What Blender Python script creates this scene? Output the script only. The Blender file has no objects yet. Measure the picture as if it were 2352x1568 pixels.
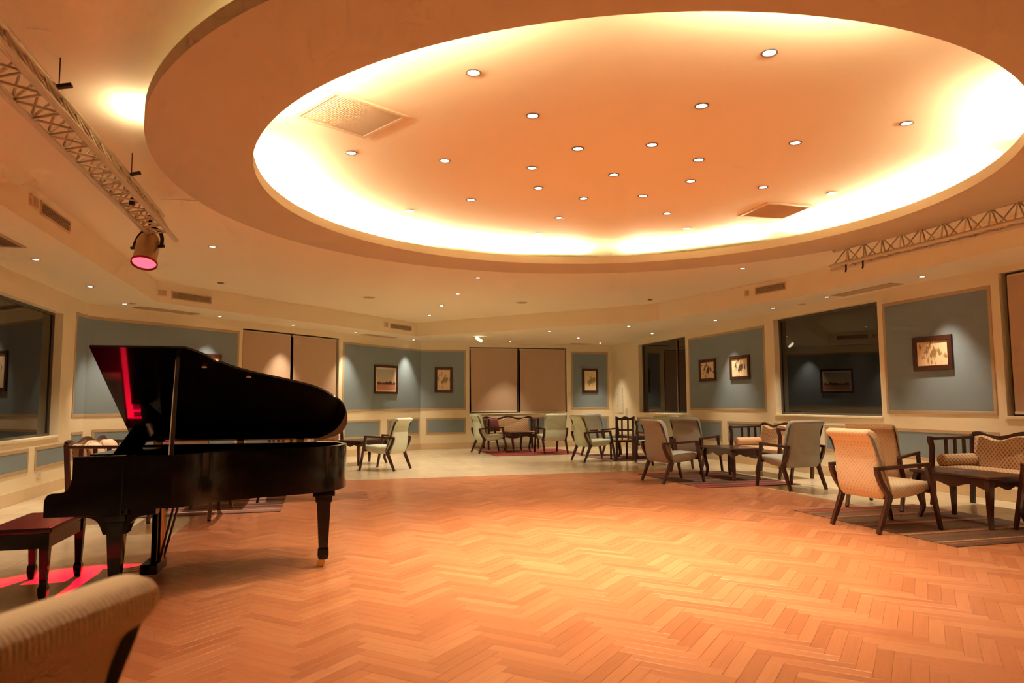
import bpy, math, random
from math import sin, cos, pi, radians as R
from mathutils import Vector, Matrix

random.seed(7)
scene = bpy.context.scene
COL = scene.collection

# ------------------------------------------------------------------ camera
F_PX, PITCH, ROLL, EYE = 1630.0, 0.086, -0.0056, 1.30
cd = bpy.data.cameras.new('camera')
cam = bpy.data.objects.new('camera', cd); COL.objects.link(cam)
cd.sensor_width = 36.0
cd.lens = 36.0 * F_PX / 2352.0
cd.clip_start = 0.05; cd.clip_end = 200
_zc = Vector((0, -sin(PITCH), cos(PITCH))); _xc = Vector((1, 0, 0)); _f = Vector((0, cos(PITCH), sin(PITCH)))
_rt = cos(ROLL) * _xc + sin(ROLL) * _zc; _up = -sin(ROLL) * _xc + cos(ROLL) * _zc
cam.matrix_world = Matrix(((_rt.x, _up.x, -_f.x, 0), (_rt.y, _up.y, -_f.y, 0), (_rt.z, _up.z, -_f.z, EYE), (0, 0, 0, 1)))
cd.dof.use_dof = True; cd.dof.focus_distance = 9.0; cd.dof.aperture_fstop = 3.2
scene.camera = cam

# ------------------------------------------------------------------ world: night outside
w = bpy.data.worlds.new('night'); scene.world = w; w.use_nodes = True
w.node_tree.nodes['Background'].inputs[0].default_value = (0.01, 0.012, 0.02, 1)
w.node_tree.nodes['Background'].inputs[1].default_value = 0.2
scene.view_settings.view_transform = 'Standard'
scene.view_settings.look = 'None'
scene.view_settings.gamma = 1.0
scene.view_settings.use_curve_mapping = False
scene.view_settings.exposure = 0.38
scene.cycles.use_denoising = True
scene.cycles.max_bounces = 6
scene.cycles.diffuse_bounces = 5
scene.cycles.glossy_bounces = 3
scene.cycles.transmission_bounces = 2
scene.cycles.use_adaptive_sampling = True
scene.cycles.adaptive_threshold = 0.12
scene.cycles.adaptive_min_samples = 12
scene.cycles.sample_clamp_indirect = 6.0
scene.cycles.caustics_reflective = False
scene.cycles.caustics_refractive = False

# lamp tuning
INNER_W, INNER_C = 106.0, (1.0, 0.79, 0.48)
SOFFIT_W, SOFFIT_C = 175.0, (1.0, 0.82, 0.58)
OUTER_W = 270.0
COVE_S, COVE_C = 480.0, (1.0, 0.80, 0.47)
RED_W = 2200.0

# ------------------------------------------------------------------ materials
MATS = {}
def nodes_of(name):
    m = bpy.data.materials.new(name); m.use_nodes = True
    nt = m.node_tree; b = nt.nodes['Principled BSDF']
    MATS[name] = m
    return m, nt, b
def N(nt, t, **kw):
    n = nt.nodes.new(t)
    for k, v in kw.items(): setattr(n, k, v)
    return n
def simple(name, col, rough=0.5, metal=0.0, noise=0.0, nscale=20.0, bump=0.0, bscale=200.0, coat=0.0, spec=0.5, ior=None):
    m, nt, b = nodes_of(name)
    b.inputs['Base Color'].default_value = (*col, 1); b.inputs['Roughness'].default_value = rough
    b.inputs['Metallic'].default_value = metal; b.inputs['Coat Weight'].default_value = coat
    b.inputs['Specular IOR Level'].default_value = spec
    if ior: b.inputs['IOR'].default_value = ior
    tc = N(nt, 'ShaderNodeTexCoord')
    if noise:
        n = N(nt, 'ShaderNodeTexNoise'); n.inputs['Scale'].default_value = nscale; n.inputs['Detail'].default_value = 4
        nt.links.new(tc.outputs['Object'], n.inputs['Vector'])
        mx = N(nt, 'ShaderNodeMixRGB'); mx.inputs[1].default_value = (*[c * (1 - noise) for c in col], 1)
        mx.inputs[2].default_value = (*[min(1, c * (1 + noise)) for c in col], 1)
        nt.links.new(n.outputs['Fac'], mx.inputs[0]); nt.links.new(mx.outputs[0], b.inputs['Base Color'])
    if bump:
        n2 = N(nt, 'ShaderNodeTexNoise'); n2.inputs['Scale'].default_value = bscale
        nt.links.new(tc.outputs['Object'], n2.inputs['Vector'])
        bp = N(nt, 'ShaderNodeBump'); bp.inputs['Strength'].default_value = bump; bp.inputs['Distance'].default_value = 0.002
        nt.links.new(n2.outputs['Fac'], bp.inputs['Height']); nt.links.new(bp.outputs[0], b.inputs['Normal'])
    return m
def emit(name, col, s):
    m, nt, b = nodes_of(name)
    b.inputs['Base Color'].default_value = (0, 0, 0, 1)
    b.inputs['Emission Color'].default_value = (*col, 1); b.inputs['Emission Strength'].default_value = s
    if 'lens' in name: m.cycles.emission_sampling = 'NONE'
    return m
simple('wall_cream', (0.84, 0.75, 0.55), 0.6, noise=0.02, nscale=3, bump=0.05, bscale=120)
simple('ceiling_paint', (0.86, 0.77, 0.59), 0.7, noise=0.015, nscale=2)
simple('ring_paint_shaded', (0.60, 0.53, 0.39), 0.7, noise=0.015, nscale=2)  # ceiling paint again, with the ring's shade worked into a darker colour
simple('panel_blue', (0.22, 0.285, 0.33), 0.6, noise=0.03, nscale=4, bump=0.08, bscale=300)
simple('panel_border', (0.50, 0.37, 0.22), 0.55, noise=0.03, nscale=8)
simple('baseboard', (0.72, 0.56, 0.36), 0.35, noise=0.05, nscale=6)
simple('blind_fabric', (0.54, 0.38, 0.27), 0.75, noise=0.03, nscale=5, bump=0.15, bscale=400)
simple('blind_bar', (0.72, 0.66, 0.52), 0.4, noise=0.02)
simple('window_metal', (0.10, 0.08, 0.06), 0.4, noise=0.05)
simple('dark_glass', (0.004, 0.004, 0.005), 0.0, spec=0.5, ior=1.75, noise=0.02)
simple('mahogany', (0.050, 0.012, 0.008), 0.28, noise=0.35, nscale=14, coat=0.3)
simple('frame_wood', (0.055, 0.016, 0.010), 0.35, noise=0.3, nscale=20)
simple('black_lacquer', (0.0025, 0.0025, 0.0025), 0.07, noise=0.1, spec=0.35)
simple('black_satin', (0.006, 0.006, 0.006), 0.35, noise=0.1)
simple('bench_leather', (0.010, 0.004, 0.004), 0.22, noise=0.2, nscale=40, bump=0.1, bscale=300)
simple('brass', (0.65, 0.45, 0.18), 0.3, metal=1.0, noise=0.1)
simple('gold_plate', (0.45, 0.30, 0.10), 0.4, metal=0.8, noise=0.1)
simple('chrome', (0.6, 0.58, 0.55), 0.25, metal=1.0, noise=0.05)
simple('ivory', (0.8, 0.76, 0.66), 0.3, noise=0.02)
simple('red_felt', (0.45, 0.01, 0.015), 0.85, noise=0.1)
simple('truss_alu', (0.62, 0.56, 0.44), 0.42, metal=0.55, noise=0.05, nscale=8)
simple('par_can', (0.50, 0.36, 0.22), 0.3, metal=0.9, noise=0.05)
simple('rubber_black', (0.012, 0.010, 0.008), 0.6, noise=0.1)
simple('vent_brown', (0.52, 0.38, 0.25), 0.5, noise=0.05)
simple('vent_tan', (0.68, 0.54, 0.37), 0.5, noise=0.04)
simple('vent_dark', (0.20, 0.13, 0.08), 0.7, noise=0.05)
simple('white_plastic', (0.74, 0.68, 0.54), 0.4, noise=0.02)
simple('trim_metal', (0.35, 0.30, 0.26), 0.3, metal=0.7, noise=0.03)
simple('mint_fabric', (0.60, 0.68, 0.55), 0.8, noise=0.04, nscale=60, bump=0.2, bscale=500)
simple('blue_fabric', (0.40, 0.46, 0.46), 0.8, noise=0.04, nscale=60, bump=0.2, bscale=500)
simple('sage_fabric', (0.37, 0.39, 0.36), 0.8, noise=0.04, nscale=60, bump=0.2, bscale=500)
simple('peach_fabric', (0.74, 0.48, 0.30), 0.8, noise=0.04, nscale=60, bump=0.2, bscale=500)
simple('maroon_fabric', (0.16, 0.03, 0.035), 0.85, noise=0.3, nscale=30, bump=0.2, bscale=300)
simple('pillow_beige', (0.66, 0.48, 0.34), 0.85, noise=0.1, nscale=30)
simple('green_cord', (0.10, 0.16, 0.12), 0.6, noise=0.3, nscale=30)
simple('plank_gap', (0.20, 0.08, 0.04), 0.8, noise=0.1)
simple('paper_cream', (0.80, 0.62, 0.42), 0.7, noise=0.03, nscale=10)
emit('lamp_lens', (1.0, 0.90, 0.72), 14.0)
emit('lamp_lens_dim', (1.0, 0.80, 0.5), 5.0)
emit('red_lens', (1.0, 0.10, 0.16), 1.6)
emit('cove_tube', COVE_C, COVE_S)

def lattice_fabric(name, base, line, dot, k, lw=0.93, dt=0.80):
    """diagonal lattice with a dot in every lozenge"""
    m, nt, b = nodes_of(name)
    tc = N(nt, 'ShaderNodeTexCoord'); sp = N(nt, 'ShaderNodeSeparateXYZ')
    nt.links.new(tc.outputs['Object'], sp.inputs[0])
    def mth(op, a, c, cl=False):
        n = N(nt, 'ShaderNodeMath', operation=op); n.use_clamp = cl
        for i, v in enumerate((a, c)):
            if v is None: continue
            if isinstance(v, (int, float)): n.inputs[i].default_value = v
            else: nt.links.new(v, n.inputs[i])
        return n.outputs[0]
    zx = mth('ADD', sp.outputs['Z'], sp.outputs['X'])
    a = mth('MULTIPLY', mth('ADD', sp.outputs['Y'], zx), k); c = mth('MULTIPLY', mth('SUBTRACT', sp.outputs['Y'], zx), k)
    sa = mth('ABSOLUTE', mth('SINE', a, None), None); sc = mth('ABSOLUTE', mth('SINE', c, None), None)
    ln = mth('SUBTRACT', 1.0, mth('MINIMUM', sa, sc))         # 1 on the lines
    lf = mth('MULTIPLY', mth('SUBTRACT', ln, lw - 0.2), 5.0, True)
    df = mth('MULTIPLY', mth('SUBTRACT', mth('MULTIPLY', sa, sc), dt - 0.12), 8.0, True)
    m1 = N(nt, 'ShaderNodeMixRGB'); m1.inputs[1].default_value = (*base, 1); m1.inputs[2].default_value = (*dot, 1)
    nt.links.new(df, m1.inputs[0])
    m2 = N(nt, 'ShaderNodeMixRGB'); m2.inputs[2].default_value = (*line, 1)
    nt.links.new(lf, m2.inputs[0]); nt.links.new(m1.outputs[0], m2.inputs[1]); nt.links.new(m2.outputs[0], b.inputs['Base Color'])
    b.inputs['Roughness'].default_value = 0.85
lattice_fabric('lattice_fabric', (0.46, 0.30, 0.17), (0.66, 0.50, 0.32), (0.24, 0.12, 0.06), 62.0)
lattice_fabric('dotted_fabric', (0.72, 0.64, 0.50), (0.76, 0.68, 0.54), (0.56, 0.43, 0.29), 70.0, 1.1, 0.86)

def corduroy(name, col):
    m, nt, b = nodes_of(name)
    tc = N(nt, 'ShaderNodeTexCoord')
    wv = N(nt, 'ShaderNodeTexWave', wave_type='BANDS', bands_direction='Y'); wv.inputs['Scale'].default_value = 32.0
    wv.inputs['Distortion'].default_value = 0.15
    nt.links.new(tc.outputs['Object'], wv.inputs['Vector'])
    mx = N(nt, 'ShaderNodeMixRGB'); mx.inputs[1].default_value = (*[c * 0.72 for c in col], 1); mx.inputs[2].default_value = (*col, 1)
    nt.links.new(wv.outputs['Fac'], mx.inputs[0]); nt.links.new(mx.outputs[0], b.inputs['Base Color'])
    bp = N(nt, 'ShaderNodeBump'); bp.inputs['Strength'].default_value = 0.6; bp.inputs['Distance'].default_value = 0.003
    nt.links.new(wv.outputs['Fac'], bp.inputs['Height']); nt.links.new(bp.outputs[0], b.inputs['Normal'])
    b.inputs['Roughness'].default_value = 0.9
corduroy('corduroy_beige', (0.66, 0.48, 0.28))

def wood_floor(name, from_attr):
    m, nt, b = nodes_of(name)
    if from_attr:
        a = N(nt, 'ShaderNodeAttribute'); a.attribute_name = 'tone'; rnd = a.outputs['Fac']
    else:
        oi = N(nt, 'ShaderNodeObjectInfo'); rnd = oi.outputs['Random']
    uv = N(nt, 'ShaderNodeUVMap'); uv.uv_map = 'UVMap'
    ad = N(nt, 'ShaderNodeVectorMath', operation='ADD'); cb = N(nt, 'ShaderNodeCombineXYZ')
    mu = N(nt, 'ShaderNodeMath', operation='MULTIPLY'); mu.inputs[1].default_value = 57.0
    nt.links.new(rnd, mu.inputs[0]); nt.links.new(mu.outputs[0], cb.inputs[0]); nt.links.new(mu.outputs[0], cb.inputs[2])
    nt.links.new(uv.outputs[0], ad.inputs[0]); nt.links.new(cb.outputs[0], ad.inputs[1])
    mp = N(nt, 'ShaderNodeMapping'); mp.inputs['Scale'].default_value = (4, 55, 1)
    nt.links.new(ad.outputs[0], mp.inputs[0])
    no = N(nt, 'ShaderNodeTexNoise'); no.inputs['Scale'].default_value = 1.0; no.inputs['Detail'].default_value = 5
    nt.links.new(mp.outputs[0], no.inputs['Vector'])
    cr = N(nt, 'ShaderNodeValToRGB'); e = cr.color_ramp.elements
    e[0].position = 0.0; e[0].color = (0.46, 0.168, 0.076, 1)
    e[1].position = 1.0; e[1].color = (0.60, 0.262, 0.130, 1)
    x = e.new(0.35); x.color = (0.52, 0.200, 0.094, 1)
    x = e.new(0.7); x.color = (0.56, 0.222, 0.106, 1)
    nt.links.new(rnd, cr.inputs[0])
    gr = N(nt, 'ShaderNodeMixRGB', blend_type='MULTIPLY'); gr.inputs[0].default_value = 1.0
    g2 = N(nt, 'ShaderNodeMapRange'); g2.inputs['From Min'].default_value = 0.25; g2.inputs['From Max'].default_value = 0.75
    g2.inputs['To Min'].default_value = 0.90; g2.inputs['To Max'].default_value = 1.06
    nt.links.new(no.outputs['Fac'], g2.inputs['Value'])
    nt.links.new(cr.outputs[0], gr.inputs[1]); nt.links.new(g2.outputs[0], gr.inputs[2])
    nt.links.new(gr.outputs[0], b.inputs['Base Color'])
    b.inputs['Roughness'].default_value = 0.28; b.inputs['Specular IOR Level'].default_value = 0.5
wood_floor('plank_wood', False); wood_floor('plank_wood_joined', True)

def tile_floor():
    m, nt, b = nodes_of('marble_tile')
    tc = N(nt, 'ShaderNodeTexCoord'); mp = N(nt, 'ShaderNodeMapping'); mp.inputs['Rotation'].default_value = (0, 0, R(-15))
    nt.links.new(tc.outputs['Object'], mp.inputs[0])
    br = N(nt, 'ShaderNodeTexBrick'); br.offset = 0.0; br.inputs['Scale'].default_value = 1.0
    br.inputs['Brick Width'].default_value = 0.6; br.inputs['Row Height'].default_value = 0.6; br.inputs['Mortar Size'].default_value = 0.0025
    br.inputs['Color1'].default_value = (0.78, 0.66, 0.46, 1); br.inputs['Color2'].default_value = (0.81, 0.69, 0.49, 1)
    br.inputs['Mortar'].default_value = (0.55, 0.45, 0.30, 1)
    nt.links.new(mp.outputs[0], br.inputs['Vector'])
    no = N(nt, 'ShaderNodeTexNoise'); no.inputs['Scale'].default_value = 2.2; no.inputs['Detail'].default_value = 8; no.inputs['Distortion'].default_value = 1.2
    nt.links.new(mp.outputs[0], no.inputs['Vector'])
    mx = N(nt, 'ShaderNodeMixRGB', blend_type='MULTIPLY'); mx.inputs[0].default_value = 0.35
    nt.links.new(br.outputs['Color'], mx.inputs[1]); nt.links.new(no.outputs['Fac'], mx.inputs[2])
    nt.links.new(mx.outputs[0], b.inputs['Base Color']); b.inputs['Roughness'].default_value = 0.22
tile_floor()

KIL = {'k': (0.022, 0.012, 0.012), 'b': (0.10, 0.060, 0.040), 'm': (0.085, 0.018, 0.018), 'r': (0.34, 0.022, 0.028), 'o': (0.46, 0.14, 0.07), 'c': (0.56, 0.38, 0.22), 'p': (0.34, 0.17, 0.14), 'w': (0.62, 0.50, 0.36), 's': (0.20, 0.10, 0.07)}
def rug_mat(name, bands, vscale=16, vmix=0.5):
    """kilim: bands across the rug (local Y), zig-zag figures inside the wide ones"""
    m, nt, b = nodes_of(name)
    tc = N(nt, 'ShaderNodeTexCoord'); sp = N(nt, 'ShaderNodeSeparateXYZ'); nt.links.new(tc.outputs['Object'], sp.inputs[0])
    mr = N(nt, 'ShaderNodeMapRange'); mr.inputs['From Min'].default_value = -1.125; mr.inputs['From Max'].default_value = 1.125
    nt.links.new(sp.outputs['Y'], mr.inputs['Value'])
    cr = N(nt, 'ShaderNodeValToRGB'); cr.color_ramp.interpolation = 'CONSTANT'; e = cr.color_ramp.elements
    tot = sum(wd for wd, _ in bands); pos = 0.0
    for i, (wd, c) in enumerate(bands[:32]):
        el = e[0] if i == 0 else (e[1] if i == 1 else e.new(pos))
        el.position = pos; el.color = (*KIL[c], 1); pos += wd / tot
    nt.links.new(mr.outputs[0], cr.inputs[0])
    vo = N(nt, 'ShaderNodeTexVoronoi', distance='MANHATTAN'); vo.inputs['Scale'].default_value = vscale; vo.inputs['Randomness'].default_value = 0.35
    nt.links.new(tc.outputs['Object'], vo.inputs['Vector'])
    g = N(nt, 'ShaderNodeMapRange'); g.inputs['From Min'].default_value = 0.25; g.inputs['From Max'].default_value = 0.5
    g.inputs['To Min'].default_value = 0.0; g.inputs['To Max'].default_value = vmix
    nt.links.new(vo.outputs['Distance'], g.inputs['Value'])
    mx = N(nt, 'ShaderNodeMixRGB'); mx.inputs[2].default_value = (0.16, 0.08, 0.05, 1)
    nt.links.new(g.outputs[0], mx.inputs[0]); nt.links.new(cr.outputs[0], mx.inputs[1]); nt.links.new(mx.outputs[0], b.inputs['Base Color'])
    b.inputs['Roughness'].default_value = 0.95
def bl(t): return [(float(x[1:]), x[0]) for x in t.split()]
rug_mat('kilim_dark', bl('k2 r5 m6 r4 c1 k3 m7 o1 k4 b8 m3 c1 k5 b8 k2 m4 o1 k4 b8 m2 c1 k3 m6 k2 r4 m4 k2'), 14, 0.35)
rug_mat('kilim_brown', bl('k2 m3 o1 m2 c2 b9 s4 k2 c2 o2 k3 b9 b3 k4 o3 m2 k4 b9 k2 m3 c1 o1 s8 b4 c1 r6 c1 o1 k2'), 22, 0.6)
rug_mat('kilim_red', bl('r6 m3 o2 r8 k2 r5 c1 m4 r7 o2 m4 r8 c1 k2 r6 m3 r7 o2 r5 m4'), 12, 0.25)
rug_mat('kilim_pink', bl('m3 p7 w2 k1 p4 r2 m4 p3 k4 s6 w1 p6 k3 r2 p5 w2 m4 p6 k2 p5 w1 m3 p7 k3'), 26, 0.35)

def print_mat(name, paper, ink, kind, scale=14.0):
    m, nt, b = nodes_of(name)
    tc = N(nt, 'ShaderNodeTexCoord'); sp = N(nt, 'ShaderNodeSeparateXYZ'); nt.links.new(tc.outputs['Object'], sp.inputs[0])
    no = N(nt, 'ShaderNodeTexNoise'); no.inputs['Scale'].default_value = scale; no.inputs['Detail'].default_value = 6
    mp = N(nt, 'ShaderNodeMapping'); mp.inputs['Scale'].default_value = (1, 1, 0.45 if kind == 'ink' else 0.0)
    nt.links.new(tc.outputs['Object'], mp.inputs[0]); nt.links.new(mp.outputs[0], no.inputs['Vector'])
    def mth(op, a, c=0.0, cl=False):
        n = N(nt, 'ShaderNodeMath', operation=op); n.use_clamp = cl
        for i, v in enumerate((a, c)):
            if isinstance(v, (int, float)): n.inputs[i].default_value = v
            else: nt.links.new(v, n.inputs[i])
        return n.outputs[0]
    if kind == 'ink':                        # loose ink figures in the middle of the sheet
        d = mth('ADD', mth('ABSOLUTE', sp.outputs['X']), mth('ABSOLUTE', sp.outputs['Z']))
        f = mth('MULTIPLY', mth('SUBTRACT', mth('SUBTRACT', no.outputs['Fac'], 0.36), mth('MULTIPLY', d, 0.75)), 10.0, True)
        mx = N(nt, 'ShaderNodeMixRGB'); mx.inputs[1].default_value = (*paper, 1); mx.inputs[2].default_value = (*ink, 1)
        nt.links.new(f, mx.inputs[0]); nt.links.new(mx.outputs[0], b.inputs['Base Color'])
    else:                                    # sky over a low skyline over pink ground
        mr = N(nt, 'ShaderNodeMapRange'); mr.inputs['From Min'].default_value = -0.3; mr.inputs['From Max'].default_value = 0.3
        nt.links.new(sp.outputs['Z'], mr.inputs['Value'])
        cr = N(nt, 'ShaderNodeValToRGB'); e = cr.color_ramp.elements
        e[0].position = 0; e[0].color = (0.62, 0.24, 0.13, 1); e[1].position = 1; e[1].color = (0.30, 0.42, 0.46, 1)
        for p, c in ((0.30, (0.48, 0.24, 0.20)), (0.38, (0.62, 0.46, 0.34)), (0.6, (0.52, 0.46, 0.34))):
            x = e.new(p); x.color = (*c, 1)
        nt.links.new(mr.outputs[0], cr.inputs[0])
        h = mth('ADD', mth('MULTIPLY', no.outputs['Fac'], 0.22), -0.17)
        f = mth('MULTIPLY', mth('MULTIPLY', mth('SUBTRACT', h, sp.outputs['Z']), 60.0, True), mth('MULTIPLY', mth('ADD', sp.outputs['Z'], 0.15), 30.0, True))
        mx = N(nt, 'ShaderNodeMixRGB'); mx.inputs[2].default_value = (*ink, 1)
        nt.links.new(f, mx.inputs[0]); nt.links.new(cr.outputs[0], mx.inputs[1]); nt.links.new(mx.outputs[0], b.inputs['Base Color'])
    b.inputs['Roughness'].default_value = 0.6
print_mat('ink_print_a', (0.78, 0.58, 0.38), (0.30, 0.22, 0.10), 'ink', 16)
print_mat('ink_print_b', (0.80, 0.60, 0.40), (0.05, 0.03, 0.03), 'ink', 22)
print_mat('ink_print_c', (0.82, 0.64, 0.40), (0.08, 0.05, 0.05), 'ink', 18)
print_mat('ink_print_d', (0.80, 0.58, 0.36), (0.30, 0.20, 0.08), 'ink', 26)
print_mat('ink_print_e', (0.80, 0.66, 0.38), (0.32, 0.28, 0.10), 'ink', 12)
print_mat('landscape_print', None, (0.10, 0.05, 0.04), 'land', 9)

# ------------------------------------------------------------------ mesh builder
class MB:
    def __init__(s): s.v = []; s.f = []
    def add(s, vs, fs):
        o = len(s.v); s.v += [tuple(p) for p in vs]; s.f += [tuple(i + o for i in f) for f in fs]; return s
    def box(s, x0, x1, y0, y1, z0, z1):
        return s.add([(x0,y0,z0),(x1,y0,z0),(x1,y1,z0),(x0,y1,z0),(x0,y0,z1),(x1,y0,z1),(x1,y1,z1),(x0,y1,z1)],
                     [(3,2,1,0),(4,5,6,7),(0,1,5,4),(1,2,6,5),(2,3,7,6),(3,0,4,7)])
    def bar(s, p0, p1, w, h, up=(0, 0, 1), w1=None, h1=None):
        p0 = Vector(p0); p1 = Vector(p1); d = (p1 - p0).normalized(); up = Vector(up)
        a = d.cross(up)
        if a.length < 1e-4: a = d.cross(Vector((1, 0, 0)))
        a.normalize(); c = a.cross(d)
        w1 = w if w1 is None else w1; h1 = h if h1 is None else h1
        q = []
        for p, ww, hh in ((p0, w, h), (p1, w1, h1)):
            for i, j in ((-1,-1),(1,-1),(1,1),(-1,1)): q.append(p + a * (i * ww / 2) + c * (j * hh / 2))
        return s.add(q, [(3,2,1,0),(4,5,6,7),(0,1,5,4),(1,2,6,5),(2,3,7,6),(3,0,4,7)])
    def tube(s, pts, r, n=8, rs=None):
        pts = [Vector(p) for p in pts]; rings = []; prev = None
        for i, p in enumerate(pts):
            d = (pts[min(i + 1, len(pts) - 1)] - pts[max(i - 1, 0)]).normalized()
            if prev is None:
                a = d.cross(Vector((0, 0, 1)))
                if a.length < 1e-3: a = d.cross(Vector((1, 0, 0)))
            else: a = prev - d * prev.dot(d)
            a.normalize(); prev = a; c = d.cross(a); rr = rs[i] if rs else r
            rings.append([p + (a * cos(2*pi*k/n) + c * sin(2*pi*k/n)) * rr for k in range(n)])
        return s.loft(rings)
    def loft(s, rings, caps=True, closed=True):
        n = len(rings[0]); vs = [p for r in rings for p in r]; fs = []
        for i in range(len(rings) - 1):
            for k in range(n if closed else n - 1):
                k2 = (k + 1) % n
                fs.append((i*n + k, i*n + k2, (i+1)*n + k2, (i+1)*n + k))
        if caps: fs.append(tuple(range(n - 1, -1, -1))); fs.append(tuple((len(rings)-1)*n + k for k in range(n)))
        return s.add(vs, fs)
    def prism(s, poly, z0, z1):
        n = len(poly)
        return s.loft([[(x, y, z0) for x, y in poly], [(x, y, z1) for x, y in poly]])
    def prism_y(s, prof, y0, y1, inset=0.0):
        """profile in x,z swept along y; a small inset rounds the two ends"""
        if not inset: return s.loft([[(x, y0, z) for x, z in prof], [(x, y1, z) for x, z in prof]])
        cx = sum(p[0] for p in prof) / len(prof); cz = sum(p[1] for p in prof) / len(prof)
        pin = offset_poly(prof, -inset)
        pm = offset_poly(prof, -inset * 0.3)
        sg = 1 if y1 > y0 else -1
        seq = [(y0, pin), (y0 + sg*inset*0.3, pm), (y0 + sg*inset, prof), (y1 - sg*inset, prof), (y1 - sg*inset*0.3, pm), (y1, pin)]
        return s.loft([[(x, y, z) for x, z in pr] for y, pr in seq])
    def ribbon(s, pts, t, y0, y1):
        """flat bar bent along a polyline in x,z, wide from y0 to y1; t in-plane thickness (number or list)"""
        n = len(pts); L = []; Rr = []
        for i, (x, z) in enumerate(pts):
            x0, z0 = pts[max(i-1, 0)]; x1, z1 = pts[min(i+1, n-1)]
            d = math.hypot(x1-x0, z1-z0) or 1; nx, nz = -(z1-z0)/d, (x1-x0)/d
            h = (t[i] if isinstance(t, (list, tuple)) else t) / 2
            L.append((x + nx*h, z + nz*h)); Rr.append((x - nx*h, z - nz*h))
        rings = [[(L[i][0], y0, L[i][1]), (L[i][0], y1, L[i][1]), (Rr[i][0], y1, Rr[i][1]), (Rr[i][0], y0, Rr[i][1])] for i in range(n)]
        return s.loft(rings)
    def lathe(s, prof, n=24, c=(0, 0), caps=True):
        return s.loft([[(c[0] + r*cos(2*pi*k/n), c[1] + r*sin(2*pi*k/n), z) for k in range(n)] for r, z in prof], caps=caps)
    def xf(s, M):
        s.v = [tuple(M @ Vector(p)) for p in s.v]; return s
    def build(s, name, mat, parent=None, smooth=None, bevel=0.0, segs=2, sub=0):
        me = bpy.data.meshes.new(name); me.from_pydata(s.v, [], s.f); me.update()
        import bmesh
        bm = bmesh.new(); bm.from_mesh(me); bmesh.ops.recalc_face_normals(bm, faces=bm.faces); bm.to_mesh(me); bm.free()
        me.materials.append(MATS[mat])
        if smooth is not None:
            for p in me.polygons: p.use_smooth = True
            me.set_sharp_from_angle(angle=R(smooth))
        o = bpy.data.objects.new(name, me); COL.objects.link(o)
        if parent is not None: o.parent = parent
        if bevel:
            bv = o.modifiers.new('bevel', 'BEVEL'); bv.width = bevel; bv.segments = segs; bv.limit_method = 'ANGLE'; bv.angle_limit = R(40)
        if sub:
            sb = o.modifiers.new('sub', 'SUBSURF'); sb.levels = sub; sb.render_levels = sub
        return o
def offset_poly(prof, d):
    n = len(prof); out = []
    A = sum(prof[i][0]*prof[(i+1) % n][1] - prof[(i+1) % n][0]*prof[i][1] for i in range(n))
    sg = 1 if A > 0 else -1
    for i in range(n):
        x0, z0 = prof[i-1]; x1, z1 = prof[i]; x2, z2 = prof[(i+1) % n]
        a = Vector((x1-x0, z1-z0)); b = Vector((x2-x1, z2-z1))
        if a.length < 1e-6: a = b
        if b.length < 1e-6: b = a
        a.normalize(); b.normalize(); t = (a + b)
        t = t.normalized() if t.length > 1e-3 else a
        out.append((x1 + sg*t.y*d, z1 - sg*t.x*d))
    return out
def smooth_curve(pts, n=6):
    """Catmull-Rom through the points"""
    P = [pts[0]] + list(pts) + [pts[-1]]; out = []
    for i in range(1, len(P) - 2):
        p0, p1, p2, p3 = [Vector(p) for p in P[i-1:i+3]]
        for k in range(n):
            t = k / n
            out.append(tuple(0.5*((2*p1) + (p2-p0)*t + (2*p0-5*p1+4*p2-p3)*t*t + (3*p1-p0-3*p2+p3)*t*t*t)))
    out.append(tuple(pts[-1])); return out
def empty(name, loc=(0, 0, 0), rz=0.0):
    o = bpy.data.objects.new(name, None); COL.objects.link(o); o.location = loc; o.rotation_euler = (0, 0, rz); o.empty_display_size = 0.1
    return o
def tag(o, label, cat, group=None):
    o['label'] = label; o['category'] = cat
    if group: o['group'] = group
    return o
def structure(o): o['kind'] = 'structure'; return o
def copy_tree(o, parent=None):
    c = o.copy(); COL.objects.link(c); c.parent = parent
    for ch in list(o.children):
        if ch.type != 'LIGHT': copy_tree(ch, c)
    return c
def place(proto, first, loc, rz):
    o = proto if first else copy_tree(proto)
    o.location = loc; o.rotation_euler = (0, 0, rz); return o

# ------------------------------------------------------------------ room geometry
A15 = R(15)
D15 = Vector((cos(A15), sin(A15))); D105 = Vector((-sin(A15), cos(A15)))
C12 = Vector((-7.285, 12.11)); C23 = Vector((-2.6125, 20.203)); C34 = Vector((3.0575, 21.7223))
BACK_Y = -4.5
A1 = C12 - D105 * ((C12.y - BACK_Y) / D105.y); B4 = C34 - D105 * ((C34.y - BACK_Y) / D105.y)
ROOM = [A1, C12, C23, C34, B4]
H_SOF, H_CEIL, H_RING, LIP = 3.04, 3.40, 3.18, 3.275
RC = Vector((0.9514, 6.4188)); RI, RO = 3.135, 3.86
FP = [Vector(p) for p in ((-1.985, -3.0), (-6.05, 12.0), (-2.5, 18.5), (3.15, 15.1), (4.75, 11.9), (5.85, 7.6), (8.69, -3.0))]

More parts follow.
